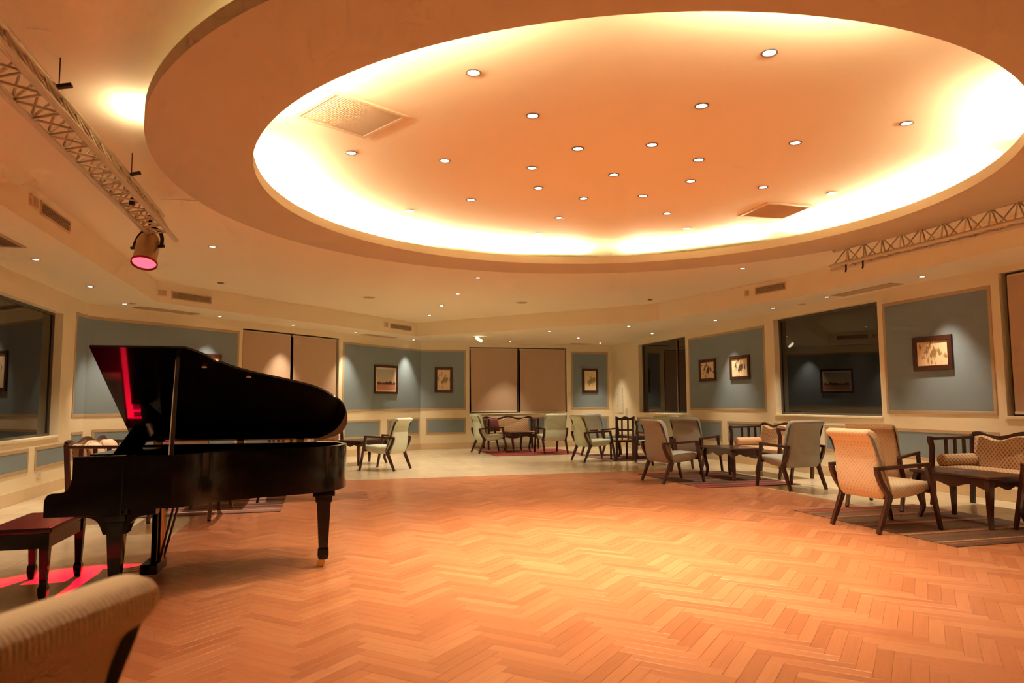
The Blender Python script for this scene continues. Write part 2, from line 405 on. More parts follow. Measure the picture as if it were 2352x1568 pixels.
# walls: origin, direction along s, outward normal
def wall_frame(o, d, outward):
    return Matrix(((d.x, outward.x, 0, o.x), (d.y, outward.y, 0, o.y), (0, 0, 1, 0), (0, 0, 0, 1)))
W60 = Vector((0.5, 0.8660254))
WF = {1: wall_frame(C12, -D105, -D15), 2: wall_frame(C12, W60, Vector((-0.8660254, 0.5))),
      3: wall_frame(C23, D15, D105), 4: wall_frame(C34, -D105, D15)}
WLEN = {1: (C12 - A1).length, 2: (C23 - C12).length, 3: (C34 - C23).length, 4: (B4 - C34).length}
WNAME = {1: 'wall_left', 2: 'wall_back_left', 3: 'wall_back', 4: 'wall_right'}
T = 0.17
OPEN = {1: [(1.18, 5.4, 0.84, 2.72)], 2: [(3.22, 6.08, 1.01, 2.90)], 3: [(1.42, 4.40, 1.00, 2.92)],
        4: [(1.89, 4.56, 1.01, 2.90), (8.09, 10.80, 1.05, 2.90), (12.93, 16.2, 1.09, 2.96)]}
def wroot(k, name):
    """an Empty carrying wall k's frame (x = along wall, -y = into the room)"""
    o = bpy.data.objects.new(name, None); COL.objects.link(o); o.matrix_world = WF[k]; o.empty_display_size = 0.1
    return o
WALL = {}
for k in (1, 2, 3, 4):
    m = MB(); s = -0.05 if k in (1, 2) else 0.0
    e0, e1 = 0.0, WLEN[k]; cur = e0
    for (a, b, z0, z1) in OPEN[k]:
        m.box(cur, a, 0, T, 0, H_SOF + 0.02); m.box(a, b, 0, T, 0, z0); m.box(a, b, 0, T, z1, H_SOF + 0.02); cur = b
    m.box(cur, e1, 0, T, 0, H_SOF + 0.02)
    o = m.build(WNAME[k], 'wall_cream'); o.matrix_world = WF[k]; structure(o); WALL[k] = o
m = MB().box(A1.x - 0.3, B4.x + 0.3, BACK_Y - 0.2, BACK_Y, 0, H_CEIL + 0.05)
WALL[5] = structure(m.build('wall_front', 'wall_cream'))

# wall panels: tan moulding frame + blue field, parts of their wall
def panel(k, s0, s1, z0, z1, bl=True, br=True):
    bw, bt, ft = 0.048, 0.010, 0.005
    m = MB()
    m.box(s0, s1, -bt, 0.001, z1 - bw, z1); m.box(s0, s1, -bt, 0.001, z0, z0 + bw)
    if bl: m.box(s0, s0 + bw, -bt, 0.001, z0 + bw, z1 - bw)
    if br: m.box(s1 - bw, s1, -bt, 0.001, z0 + bw, z1 - bw)
    m.build('panel_moulding', 'panel_border', WALL[k], bevel=0.003)
    MB().box(s0 + (bw if bl else 0), s1 - (bw if br else 0), -ft, 0.001, z0 + bw, z1 - bw).build('wall_panel', 'panel_blue', WALL[k])
UP0, UP1, LO0, LO1 = 1.10, 2.825, 0.42, 0.88
panel(1, 0.0, 0.60, UP0, UP1, bl=False); panel(2, 0.0, 3.13, UP0, UP1, bl=False)
panel(2, 6.21, WLEN[2], UP0, UP1, br=False); panel(3, 0.0, 1.32, UP0, UP1, bl=False)
panel(3, 4.54, 5.74, UP0, UP1); panel(4, 4.72, 7.79, UP0, UP1); panel(4, 10.91, 12.80, UP0, UP1)
panel(1, 0.02, 0.58, 0.40, 0.86); panel(1, 0.78, 2.06, 0.38, 0.71); panel(1, 2.29, 3.75, 0.38, 0.71); panel(1, 3.98, 5.3, 0.38, 0.71)
panel(2, 0.15, 3.1, LO0, LO1); panel(2, 3.3, 4.55, LO0, LO1); panel(2, 4.75, 6.05, LO0, LO1)
panel(2, 6.28, 7.64, LO0, LO1); panel(2, 7.9, 9.30, LO0, LO1)
panel(3, 0.16, 1.32, LO0, LO1); panel(3, 1.75, 4.2, LO0, LO1); panel(3, 4.54, 5.73, LO0, LO1)
panel(4, 1.72, 3.9, LO0, LO1); panel(4, 4.12, 6.13, LO0, LO1); panel(4, 6.34, 7.82, LO0, LO1); panel(4, 8.0, 9.3, LO0, LO1); panel(4, 9.45, 10.70, LO0, LO1)
panel(4, 10.90, 12.80, LO0, LO1); panel(4, 13.0, 15.0, LO0, LO1)
# baseboards and window-head band
for k, nm in ((1, 'baseboard_left'), (2, 'baseboard_back_left'), (3, 'baseboard_back'), (4, 'baseboard_right')):
    o = MB().box(0, WLEN[k], -0.018, 0.0, 0, 0.17).build(nm, 'baseboard', bevel=0.004); o.matrix_world = WF[k]; structure(o)

# ------------------------------------------------------------------ windows
wn = 0
def window(k, s0, s1, z0, z1, depth=0.145, mull=()):
    global wn; wn += 1
    r = wroot(k, 'window_%d' % wn); r['kind'] = 'structure'
    f = 0.035
    mf = MB().box(s0, s1, depth - 0.03, depth + 0.02, z0, z0 + f).box(s0, s1, depth - 0.03, depth + 0.02, z1 - f, z1)
    mf.box(s0, s0 + f, depth - 0.03, depth + 0.02, z0, z1).box(s1 - f, s1, depth - 0.03, depth + 0.02, z0, z1)
    mf.build('window_frame', 'window_metal', r, bevel=0.003)
    for x in mull: MB().box(x - 0.02, x + 0.02, depth - 0.03, depth + 0.02, z0 + f, z1 - f).build('mullion', 'window_metal', r)
    xs = [s0 + f] + sorted(mull) + [s1 - f]
    for a, b in zip(xs[:-1], xs[1:]): MB().box(a, b, depth - 0.004, depth + 0.004, z0 + f, z1 - f).build('pane', 'dark_glass', r)
    MB().box(s0 - 0.02, s1 + 0.02, -0.02, 0.10, z0 - 0.035, z0 - 0.001).build('window_sill', 'wall_cream', r, bevel=0.004)
    return r
window(1, 1.18, 5.4, 0.84, 2.72); window(2, 3.22, 6.08, 1.01, 2.90, mull=(4.62,)); window(3, 1.42, 4.40, 1.00, 2.92, mull=(2.905,))
window(4, 1.89, 4.56, 1.01, 2.90, mull=(3.9,)); window(4, 8.09, 10.80, 1.05, 2.90); window(4, 12.93, 16.2, 1.09, 2.96)
def blind(k, s0, s1, z0, z1, label, slant=0.0):
    r = wroot(k, 'roller_blind'); tag(r, label, 'blind', 'roller blinds over the windows')
    y0, y1 = 0.030, 0.034
    m = MB().add([(s0, y0, z1), (s1, y0, z1), (s1 - slant, y0, z0), (s0 + slant, y0, z0), (s0, y1, z1), (s1, y1, z1), (s1 - slant, y1, z0), (s0 + slant, y1, z0)],
                 [(0,1,2,3),(7,6,5,4),(0,4,5,1),(1,5,6,2),(2,6,7,3),(3,7,4,0)])
    m.build('blind_cloth', 'blind_fabric', r)
    MB().box(s0 + slant - 0.005, s1 - slant + 0.005, 0.022, 0.042, z0 - 0.025, z0 + 0.012).build('bottom_bar', 'blind_bar', r, bevel=0.004)
    MB().tube([(s0, 0.06, z1 + 0.002), (s1, 0.06, z1 + 0.002)], 0.026, 12).build('roller_tube', 'blind_bar', r, smooth=40)
blind(2, 3.25, 4.57, 1.06, 2.845, 'tan roller blind on the left half of window behind the piano', 0.01)
blind(2, 4.64, 6.02, 1.06, 2.845, 'tan roller blind on right half of window behind the piano', 0.005)
blind(3, 1.46, 2.87, 1.05, 2.87, 'tan roller blind on left half of the far back window', 0.02)
blind(3, 2.95, 4.37, 1.03, 2.87, 'tan roller blind on right half of the far back window', 0.01)
blind(4, 13.02, 16.1, 1.14, 2.90, 'tan roller blind cut off by the right edge of picture', 0.0)

# ------------------------------------------------------------------ floor
flo = MB().prism([(p.x, p.y) for p in ROOM], -0.06, 0.0).build('floor', 'marble_tile'); structure(flo)
P60 = Vector((cos(R(60)), sin(R(60)))); P150 = Vector((-sin(R(60)), cos(R(60))))
QL, QR, QF, QN = -3.25 + 0.268*6.7, 3.98 + 0.268*10.2, 12.95, -1.6     # left/right lines x = Q - 0.268 y, far edge y at x=0
def on_left(y): return QL - 0.268*y
PARQ = []
def line_x(a, pa, b, pb):
    """intersect lines a + t pa, b + s pb"""
    den = pa.x*(-pb.y) + pa.y*pb.x
    t = ((b.x-a.x)*(-pb.y) + (b.y-a.y)*pb.x) / den
    return a + pa*t
Lp, Rp = Vector((QL, 0)), Vector((QR, 0)); Fp, Np = Vector((0, QF)), Vector((0, QN))
PARQ = [line_x(Lp, D105, Np, D15), line_x(Rp, D105, Np, D15), line_x(Rp, D105, Fp, D15), line_x(Lp, D105, Fp, D15)]
par = MB().prism([(p.x, p.y) for p in PARQ], -0.004, 0.0012).build('floor_parquet', 'plank_gap'); structure(par)
PW, PL_N = 0.078, 6
PLEN = PW * PL_N
def clip(poly):
    for i in range(4):
        a = PARQ[i]; b = PARQ[(i+1) % 4]; out = []
        def side(p): return (b.x-a.x)*(p[1]-a.y) - (b.y-a.y)*(p[0]-a.x)
        for j in range(len(poly)):
            p, q = poly[j], poly[(j+1) % len(poly)]; sp_, sq = side(p), side(q)
            if sp_ >= 0: out.append(p)
            if sp_*sq < 0:
                t = sp_/(sp_-sq); out.append((p[0]+(q[0]-p[0])*t, p[1]+(q[1]-p[1])*t))
        poly = out
        if len(poly) < 3: return []
    return poly
G = 0.0007
cands = []
for k in range(-220, 260):
    for mm in range(-40, 40):
        for vert in (0, 1):
            if vert: x0, x1, y0, y1 = k+PL_N, k+PL_N+1, k-PL_N+1, k+1
            else: x0, x1, y0, y1 = k, k+PL_N, k, k+1
            ox, oy = PL_N*mm, -PL_N*mm
            x0, x1, y0, y1 = [(v+o)*PW for v, o in ((x0, ox), (x1, ox), (y0, oy), (y1, oy))]
            c = P60*((x0+x1)/2) + P150*((y0+y1)/2) + Vector((0.95, 6.4))
            if not (-8 < c.x < 10 and -4 < c.y < 15.5): continue
            cor = [P60*x + P150*y + Vector((0.95, 6.4)) for x, y in ((x0+G, y0+G), (x1-G, y0+G), (x1-G, y1-G), (x0+G, y1-G))]
            poly = clip([(p.x, p.y) for p in cor])
            if len(poly) < 3: continue
            ar = abs(sum(poly[i][0]*poly[(i+1) % len(poly)][1]-poly[(i+1) % len(poly)][0]*poly[i][1] for i in range(len(poly))))/2
            if ar < 1e-5: continue
            full = ar > (PLEN-2*G)*(PW-2*G)*0.999
            cands.append((c, vert, poly, full))
def in_view(c):
    return c.y > 3.35 and abs(c.x) / c.y < 0.70 and not (c.x < -0.52*c.y and c.y < 5.0)
near = sorted([i for i, q in enumerate(cands) if q[3] and in_view(q[0])], key=lambda i: cands[i][0].length)[:300]
near_set = set(near)
# one shared plank mesh for the 300 nearest
hx, hy = PLEN/2 - G, PW/2 - G
pm = bpy.data.meshes.new('plank')
zt, zb = 0.0032, 0.0002; bv = 0.0012
vs = [(-hx,-hy,zb),(hx,-hy,zb),(hx,hy,zb),(-hx,hy,zb),(-hx,-hy,zt-0.0008),(hx,-hy,zt-0.0008),(hx,hy,zt-0.0008),(-hx,hy,zt-0.0008),
      (-hx+bv,-hy+bv,zt),(hx-bv,-hy+bv,zt),(hx-bv,hy-bv,zt),(-hx+bv,hy-bv,zt)]
pm.from_pydata(vs, [], [(8,9,10,11),(4,5,9,8),(5,6,10,9),(6,7,11,10),(7,4,8,11),(0,1,5,4),(1,2,6,5),(2,3,7,6),(3,0,4,7)])
uvl = pm.uv_layers.new(name='UVMap')
for lp in pm.loops: uvl.data[lp.index].uv = (vs[lp.vertex_index][0], vs[lp.vertex_index][1])
pm.materials.append(MATS['plank_wood'])
for i in near:
    c, vert, _, _ = cands[i]
    o = bpy.data.objects.new('plank', pm); COL.objects.link(o); o.parent = par
    o.location = (c.x, c.y, random.uniform(-0.0003, 0.0004)); o.rotation_euler = (0, 0, R(150) if vert else R(60))
V, Fc, tone, uvs = [], [], [], []
for i, (c, vert, poly, full) in enumerate(cands):
    if i in near_set: continue
    n0 = len(V); zz = zt + random.uniform(-0.0003, 0.0004); t = random.random(); ax = P150 if vert else P60; ay = Vector((-ax.y, ax.x))
    n = len(poly)
    for p in poly: V.append((p[0], p[1], zz))
    for p in poly: V.append((p[0], p[1], zb))
    Fc.append(tuple(range(n0, n0+n))); tone.append(t); uvs += [((p[0]-c.x)*ax.x+(p[1]-c.y)*ax.y, (p[0]-c.x)*ay.x+(p[1]-c.y)*ay.y) for p in poly]
    for j in range(n):
        Fc.append((n0+j, n0+n+j, n0+n+(j+1) % n, n0+(j+1) % n)); tone.append(t); uvs += [(0, 0)]*4
me = bpy.data.meshes.new('plank_field'); me.from_pydata(V, [], Fc); me.materials.append(MATS['plank_wood_joined'])
at = me.attributes.new('tone', 'FLOAT', 'FACE'); at.data.foreach_set('value', tone)
ul = me.uv_layers.new(name='UVMap'); ul.data.foreach_set('uv', [x for q in uvs for x in q])
pf = bpy.data.objects.new('plank_field', me); COL.objects.link(pf); pf.parent = par; pf['kind'] = 'stuff'

# ------------------------------------------------------------------ ceilings
cl = MB().prism([(p.x, p.y) for p in FP], H_CEIL, H_CEIL + 0.06).build('ceiling', 'ceiling_paint'); structure(cl)
# lowered perimeter soffit with its fascia
outer = [Vector(p) for p in (A1, C12, C23, C34, B4)]
m = MB()
def quad(a, b, c, d, z):
    m.add([(p.x, p.y, z) for p in (a, b, c, d)], [(0, 1, 2, 3)])
Ao = A1 + Vector((0, 0)); Bo = B4
quad(Ao, FP[0], FP[1], C12, H_SOF); quad(C12, FP[1], FP[2], C23, H_SOF)
m.add([(p.x, p.y, H_SOF) for p in (C23, FP[2], FP[3], C34)], [(0, 1, 2, 3)])
m.add([(p.x, p.y, H_SOF) for p in (C34, FP[3], FP[4], FP[5], FP[6], Bo)], [(0, 1, 2, 3, 4, 5)])
quad(Ao, FP[0], FP[6], Bo, H_SOF)
for a, b in zip(FP, FP[1:] + FP[:1]):
    m.add([(a.x, a.y, H_SOF), (b.x, b.y, H_SOF), (b.x, b.y, H_CEIL + 0.01), (a.x, a.y, H_CEIL + 0.01)], [(0, 1, 2, 3)])
structure(m.build('ceiling_soffit', 'ceiling_paint'))
# hanging ring cove
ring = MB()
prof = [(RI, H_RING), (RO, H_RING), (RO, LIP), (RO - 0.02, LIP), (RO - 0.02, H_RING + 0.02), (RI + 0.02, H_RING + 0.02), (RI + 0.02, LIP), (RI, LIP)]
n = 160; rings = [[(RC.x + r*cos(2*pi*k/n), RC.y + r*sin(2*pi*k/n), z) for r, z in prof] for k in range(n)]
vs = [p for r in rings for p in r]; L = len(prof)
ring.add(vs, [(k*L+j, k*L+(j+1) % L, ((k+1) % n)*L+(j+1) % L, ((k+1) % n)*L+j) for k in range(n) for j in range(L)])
ro = ring.build('ceiling_ring', 'ring_paint_shaded', smooth=30); structure(ro)
for k in range(8):
    a = R(15 + 45*k + 22.5); x, y = RC.x + 3.5*cos(a), RC.y + 3.5*sin(a)
    MB().tube([(x, y, H_RING + 0.02), (x, y, H_CEIL)], 0.006, 8).build('hanger_rod', 'chrome', ro)

# ------------------------------------------------------------------ cove tubes on the ring
def cove(a0, a1, r, name_label):
    """one straight fluorescent tube lying on the ring from angle a0 to a1"""
    p = [Vector((RC.x + r*cos(R(a)), RC.y + r*sin(R(a)), H_RING + 0.055)) for a in (a0, a1)]
    root = empty('cove_lamp', ((p[0].x+p[1].x)/2, (p[0].y+p[1].y)/2, H_RING + 0.02))
    d = (p[1]-p[0])/2
    z = 0.058
    MB().tube([(-d.x*0.97, -d.y*0.97, z), (d.x*0.97, d.y*0.97, z)], 0.013, 8).build('tube', 'cove_tube', root, smooth=40)
    MB().bar((-d.x, -d.y, 0.019), (d.x, d.y, 0.019), 0.04, 0.038).build('batten', 'white_plastic', root)
    nr = Vector(((p[0].x+p[1].x)/2 - RC.x, (p[0].y+p[1].y)/2 - RC.y)).normalized() * (0.045 if r < 3.6 else -0.045)
    MB().bar((-d.x + nr.x, -d.y + nr.y, 0.05), (d.x + nr.x, d.y + nr.y, 0.04), 0.006, 0.078).build('added_spill_shield', 'white_plastic', root)  # unseen plate added to keep the tube's light to one side
    for sg in (-1, 1): MB().bar((sg*d.x*0.97, sg*d.y*0.97, z), (sg*d.x, sg*d.y, z), 0.03, 0.036).build('lamp_holder', 'white_plastic', root)
    tag(root, name_label, 'cove lamp', 'cove lamps on the ceiling ring')
RT = 3.31
for a0, a1, w_ in ((-6, 17, 'at its right, nearest the grey vent'), (18, 40, 'at its far right'), (49, 78, 'at its far side, right of the narrow gap'),
                 (90, 110, 'at its far side, left of the narrow gap'), (111, 132, 'at its far left, second from the narrow gap'),
                 (133, 154, 'at its left, third from the narrow gap'), (155, 176, 'at its left, fourth from the narrow gap'),
                 (177, 196, 'at its left end beside the louvred vent'), (-40, -19, 'at its right end beside the picture edge'),
                 (-92, -70, 'at its near side, right'), (-150, -128, 'at its near left side'), (-126, -108, 'at its near side, left')):
    cove(a0, a1, RT, 'fluorescent tube in the ceiling ring ' + w_)
cove(-158.6, -155.4, RO - 0.07, 'short lamp at outer left rim of ceiling ring, lighting the ceiling')

# ------------------------------------------------------------------ downlights
def downlight_proto(lens):
    r = empty('recessed_downlight')
    MB().lathe([(0.052, -0.004), (0.050, -0.007), (0.040, -0.007), (0.037, -0.003), (0.036, 0.012), (0.052, 0.012)], 20, caps=False).build('trim_ring', 'trim_metal', r, smooth=40)
    MB().lathe([(0.0355, -0.0015), (0.030, -0.0045), (0.012, -0.0065)], 16).build('lens', lens, r, smooth=60)
    return r
dl_proto = downlight_proto('lamp_lens'); dl_used = False
def downlight(x, y, z, label, watts, col, cone=75, group=None):
    global dl_used
    o = place(dl_proto, not dl_used, (x, y, z), 0.0); dl_used = True
    tag(o, label, 'downlight', group)
    l = bpy.data.lights.new('downlight_beam', 'SPOT'); l.energy = watts; l.color = col; l.spot_size = R(cone); l.spot_blend = 1.0 if cone > 80 else 0.85; l.shadow_soft_size = 0.03
    lo = bpy.data.objects.new('downlight_beam', l); COL.objects.link(lo); lo.parent = o; lo.location = (0, 0, -0.02)
    return o
g = 'downlights in the round ceiling recess'
downlight(RC.x, RC.y, H_CEIL, 'recessed downlight at the very centre of the round ceiling recess', INNER_W, INNER_C, 86, g)
spoke = {15: 'lower right', 60: 'bottom right', 105: 'bottom left', 150: 'lower left', 195: 'left', 240: 'upper left', 285: 'top right', 330: 'right'}
for rr_, nm in ((0.79, 'inner'), (1.58, 'middle'), (2.375, 'outer')):
    for a in (15, 60, 105, 150, 195, 240, 285, 330):
        downlight(RC.x + rr_*cos(R(a)), RC.y + rr_*sin(R(a)), H_CEIL, 'recessed downlight, %s of three rings in ceiling recess, on its %s spoke' % (nm, spoke[a]), INNER_W, INNER_C, 86, g)
g = 'downlights in the flat ceiling outside the ring'
for x, y, lb in ((-3.997, 9.338, 'recessed downlight right of the red stage lamp, outside the ring'),
                 (-0.569, 11.834, 'recessed downlight close below the far edge of the ring'),
                 (-1.046, 13.561, 'recessed downlight second from the ring in the row of four'),
                 (-1.518, 15.242, 'recessed downlight third from the ring in the row of four'),
                 (-1.976, 16.898, 'recessed downlight farthest from the ring in the row of four'),
                 (3.652, 11.092, 'recessed downlight outside the ring near the right truss end'),
                 (-1.85, 1.57, 'added unseen fill downlight outside the ring, near left'), (5.50, 3.79, 'added unseen fill downlight outside the ring at right, out of picture')):  # two unseen lamps added to brighten the foreground, set on the spokes
    downlight(x, y, H_CEIL, lb, OUTER_W, SOFFIT_C, 100, g)
g = 'downlights in the lowered ceiling along the walls'
for x, y, lb in ((-5.688, 8.366, 'recessed downlight nearest above the left window'), (-6.211, 10.344, 'recessed downlight over the far end of left window'),
                 (-6.687, 12.152, 'recessed downlight in the left room corner beside a detector'), (-5.79, 13.968, 'recessed downlight over the blue panel behind the piano lid'),
                 (-4.848, 15.628, 'recessed downlight above the window behind the piano'), (-3.84, 17.36, 'recessed downlight just left of the landscape picture'),
                 (-2.709, 19.448, 'recessed downlight in the far left room corner'), (-0.054, 20.191, 'recessed downlight close above the far back window'),
                 (0.915, 17.311, 'recessed downlight in lowered ceiling in front of far back window'), (1.801, 19.161, 'recessed downlight above the right end of far back window'),
                 (2.603, 20.853, 'recessed downlight in the far right room corner'), (2.694, 16.267, 'recessed downlight nearest the corner of the ceiling step, far right'),
                 (3.582, 18.048, 'recessed downlight above the narrow dark window'), (4.372, 15.16, 'recessed downlight above the pair of small pictures'),
                 (4.895, 13.215, 'recessed downlight left of the wide dark window'), (5.288, 11.799, 'recessed downlight at the tip of the right ceiling grille'),
                 (5.792, 9.903, 'recessed downlight above the single picture on right wall'), (-5.2, 6.4, 'recessed downlight in lowered ceiling left of the picture, out of frame'),
                 (6.3, 8.0, 'recessed downlight above the right blind, out of frame'), (6.8, 6.1, 'recessed downlight along right wall, farthest out of frame')):
    downlight(x, y, H_SOF, lb, SOFFIT_W, SOFFIT_C, 68, g)
# adjustable spot lamp
r = empty('adjustable_spotlight', (-0.879, 18.585, H_SOF)); tag(r, 'small tilted spotlight fitting sticking out of lowered ceiling at the back', 'spotlight')
MB().lathe([(0.05, -0.008), (0.05, 0.0)], 16).build('ceiling_plate', 'white_plastic', r, smooth=40)
MB().tube([(0.0, 0, 0), (0.03, 0, -0.05)], 0.012, 8).build('stem', 'white_plastic', r)
MB().tube([(-0.07, 0, -0.03), (0.09, 0, -0.13)], 0.035, 12).build('lamp_head', 'lamp_lens_dim', r, smooth=40)

# ------------------------------------------------------------------ ceiling fittings
def grille(cx, cy, lx, ly, rz, z, label, nsl, mats=('vent_tan', 'vent_brown'), slats_joined=True, grp=None):
    """flat ceiling grille: frame, dark well, louvres"""
    r = empty('ceiling_grille', (cx, cy, z), rz); tag(r, label, 'air vent', grp)
    f = 0.035; t = 0.014
    MB().box(-lx/2, lx/2, -ly/2, -ly/2+f, -t, 0).box(-lx/2, lx/2, ly/2-f, ly/2, -t, 0).box(-lx/2, -lx/2+f, -ly/2+f, ly/2-f, -t, 0).box(lx/2-f, lx/2, -ly/2+f, ly/2-f, -t, 0).build('frame', mats[0], r, bevel=0.002)
    MB().box(-lx/2+f, lx/2-f, -ly/2+f, ly/2-f, -0.002, 0).build('backing', 'vent_dark', r)
    m = MB(); wd = (lx-2*f)/nsl
    for i in range(nsl):
        x = -lx/2+f+wd*(i+0.5); m.bar((x, -ly/2+f, -0.007), (x, ly/2-f, -0.007), wd*0.72, 0.003, up=(0.5, 0, 1))
    lo = m.build('louvres', mats[1], r); lo['kind'] = 'stuff'
    return r
grille(-1.17, 5.03, 0.62, 0.58, R(45), H_CEIL, 'large square louvred grille at the left of the ceiling recess', 30)
grille(2.92, 7.70, 0.58, 0.56, R(15), H_CEIL, 'square ceiling grille at the right of the ceiling recess', 30)
gs = 'linear grilles in the lowered ceiling'
grille(-6.39, 13.08, 0.26, 1.2, R(-30), H_SOF, 'long linear grille in lowered ceiling behind the piano lid', 8, ('vent_brown', 'vent_brown'), grp=gs)
grille(-3.42, 18.3, 0.24, 1.2, R(-30), H_SOF, 'long linear grille in lowered ceiling above the landscape picture', 8, ('vent_tan', 'vent_brown'), grp=gs)
grille(5.57, 11.06, 0.26, 1.25, R(15), H_SOF, 'long linear grille in lowered ceiling above the wide dark window', 8, ('vent_brown', 'vent_brown'), grp=gs)
grille(2.03, 21.15, 0.6, 0.22, R(15), H_SOF, 'short linear grille in lowered ceiling at far back corner', 10, ('vent_brown', 'vent_brown'), grp=gs)
grille(-5.32, 7.1, 0.26, 1.2, R(15), H_SOF, 'long linear grille in lowered ceiling cut by left picture edge', 8, ('vent_brown', 'vent_brown'), grp=gs)
# fascia vents
def fascia_frame(i, name):
    a, b = FP[i], FP[i+1]; d = (b-a).normalized(); nrm = Vector((-d.y, d.x))   # left of travel = out of the inner polygon
    o = bpy.data.objects.new(name, None); COL.objects.link(o); o.empty_display_size = 0.1
    o.matrix_world = wall_frame(a, d, nrm); return o
def fascia_vent(i, s0, s1, z0, z1, label):
    r = fascia_frame(i, 'fascia_vent'); tag(r, label, 'air vent', 'supply vents in the ceiling step')
    f = 0.016
    MB().box(s0, s1, -0.014, 0, z0, z0+f).box(s0, s1, -0.014, 0, z1-f, z1).box(s0, s0+f, -0.014, 0, z0+f, z1-f).box(s1-f, s1, -0.014, 0, z0+f, z1-f).build('frame', 'vent_tan', r)
    MB().box(s0+f, s1-f, -0.003, 0, z0+f, z1-f).build('backing', 'vent_dark', r)
    m = MB(); n_ = 7
    for q in range(n_):
        z = z0+f+(z1-z0-2*f)*(q+0.5)/n_; m.bar((s0+f, -0.008, z), (s1-f, -0.008, z), 0.011, 0.0035, up=(0, -0.6, 1))
    lo = m.build('louvres', 'vent_tan', r); lo['kind'] = 'stuff'
def thermostat(i, s0, s1, z0, z1, label):
    r = fascia_frame(i, 'thermostat'); tag(r, label, 'control box', 'control boxes beside the ceiling step vents')
    MB().box(s0, s1, -0.022, 0, z0, z1).build('box', 'vent_tan', r, bevel=0.004)
    MB().box(s0+(s1-s0)*0.35, s1-0.012, -0.026, -0.02, z0+0.012, z1-0.015).build('display', 'vent_brown', r)
fascia_vent(0, 10.235, 11.095, 3.185, 3.325, 'slatted vent in ceiling step left, nearest the camera'); thermostat(0, 9.965, 10.135, 3.205, 3.315, 'small box on ceiling step at far left edge')
fascia_vent(1, 0.26, 1.08, 3.135, 3.275, 'slatted vent in ceiling step behind the red lamp'); thermostat(1, 0.03, 0.16, 3.165, 3.265, 'small box on ceiling step behind the red lamp')
fascia_vent(1, 6.31, 7.18, 3.155, 3.29, 'slatted vent in ceiling step at the far inner corner'); thermostat(1, 6.08, 6.20, 3.17, 3.29, 'small box on ceiling step near far inner corner')
fascia_vent(3, 2.75, 3.45, 3.20, 3.34, 'slatted vent in ceiling step under the right truss'); thermostat(3, 2.5, 2.6, 3.21, 3.32, 'small box on ceiling step left of right truss')
def ceil_disc(x, y, z, r_, name, label, cat, mat):
    ro_ = empty(name, (x, y, z)); tag(ro_, label, cat)
    MB().lathe([(r_, -0.004), (r_, 0.0)], 24).build('flange', mat, ro_, smooth=40)
    MB().lathe([(r_*0.85, -0.004), (r_*0.8, -0.012), (r_*0.4, -0.016)], 24).build('cover', mat, ro_, smooth=50)
ceil_disc(-2.84, 13.97, H_CEIL, 0.12, 'ceiling_speaker', 'round flat ceiling speaker left of the row of four downlights', 'speaker', 'vent_brown')
ceil_disc(0.21, 14.82, H_CEIL, 0.12, 'ceiling_speaker', 'round flat ceiling speaker right of the row of four downlights', 'speaker', 'vent_brown')
ceil_disc(-5.05, 12.18, H_CEIL, 0.055, 'smoke_detector', 'small dark detector on the ceiling above the second step vent', 'detector', 'vent_dark')
ceil_disc(2.85, 14.5, H_CEIL, 0.055, 'smoke_detector', 'small dark detector on the ceiling at the right behind the ring', 'detector', 'vent_dark')
ceil_disc(-6.53, 12.13, H_SOF, 0.06, 'smoke_detector', 'pale round detector in lowered ceiling at the left corner', 'detector', 'vent_tan')
ceil_disc(5.23, 12.69, H_SOF, 0.07, 'smoke_detector', 'pale round detector in lowered ceiling above wide dark window', 'detector', 'vent_tan')

# ------------------------------------------------------------------ wall things
def picture(k, s0, s1, z0, z1, mat, label, fw=0.07, mat_w=0.0):
    r = wroot(k, 'framed_picture'); r.matrix_world = WF[k] @ Matrix.Translation(((s0+s1)/2, -0.006, (z0+z1)/2))
    tag(r, label, 'picture', 'framed pictures on the blue panels')
    w_, h_ = (s1-s0)/2, (z1-z0)/2; t = 0.03
    for a in ((-w_, w_, h_-fw, h_), (-w_, w_, -h_, -h_+fw), (-w_, -w_+fw, -h_+fw, h_-fw), (w_-fw, w_, -h_+fw, h_-fw)):
        MB().box(a[0], a[1], -t, 0, a[2], a[3]).build('frame_bar', 'frame_wood', r, bevel=0.004)
    iw, ih = w_-fw, h_-fw
    if mat_w:
        MB().box(-iw, iw, -0.012, -0.004, -ih, ih).build('mount', 'paper_cream', r); iw -= mat_w; ih -= mat_w
    MB().box(-iw, iw, -0.014, -0.003, -ih, ih).build('print', mat, r)
picture(2, 1.95, 2.69, 1.56, 2.31, 'ink_print_a', 'dark framed picture half hidden behind the piano lid')
picture(2, 7.36, 8.32, 1.55, 2.31, 'landscape_print', 'dark framed colour landscape with skyline, left of the far corner', 0.06, 0.05)
picture(3, 0.41, 0.92, 1.60, 2.32, 'ink_print_a', 'dark framed upright drawing left of the far back window')
picture(3, 4.89, 5.40, 1.59, 2.32, 'ink_print_e', 'dark framed upright drawing right of the far back window')
picture(4, 5.23, 5.96, 1.76, 2.27, 'ink_print_b', 'dark framed drawing, left and smaller of the pair on right wall')
picture(4, 6.54, 7.27, 1.76, 2.27, 'ink_print_c', 'dark framed drawing, right of the pair on right wall')
picture(4, 11.49, 12.18, 1.73, 2.23, 'ink_print_d', 'dark framed drawing alone on the large right blue panel', 0.075)
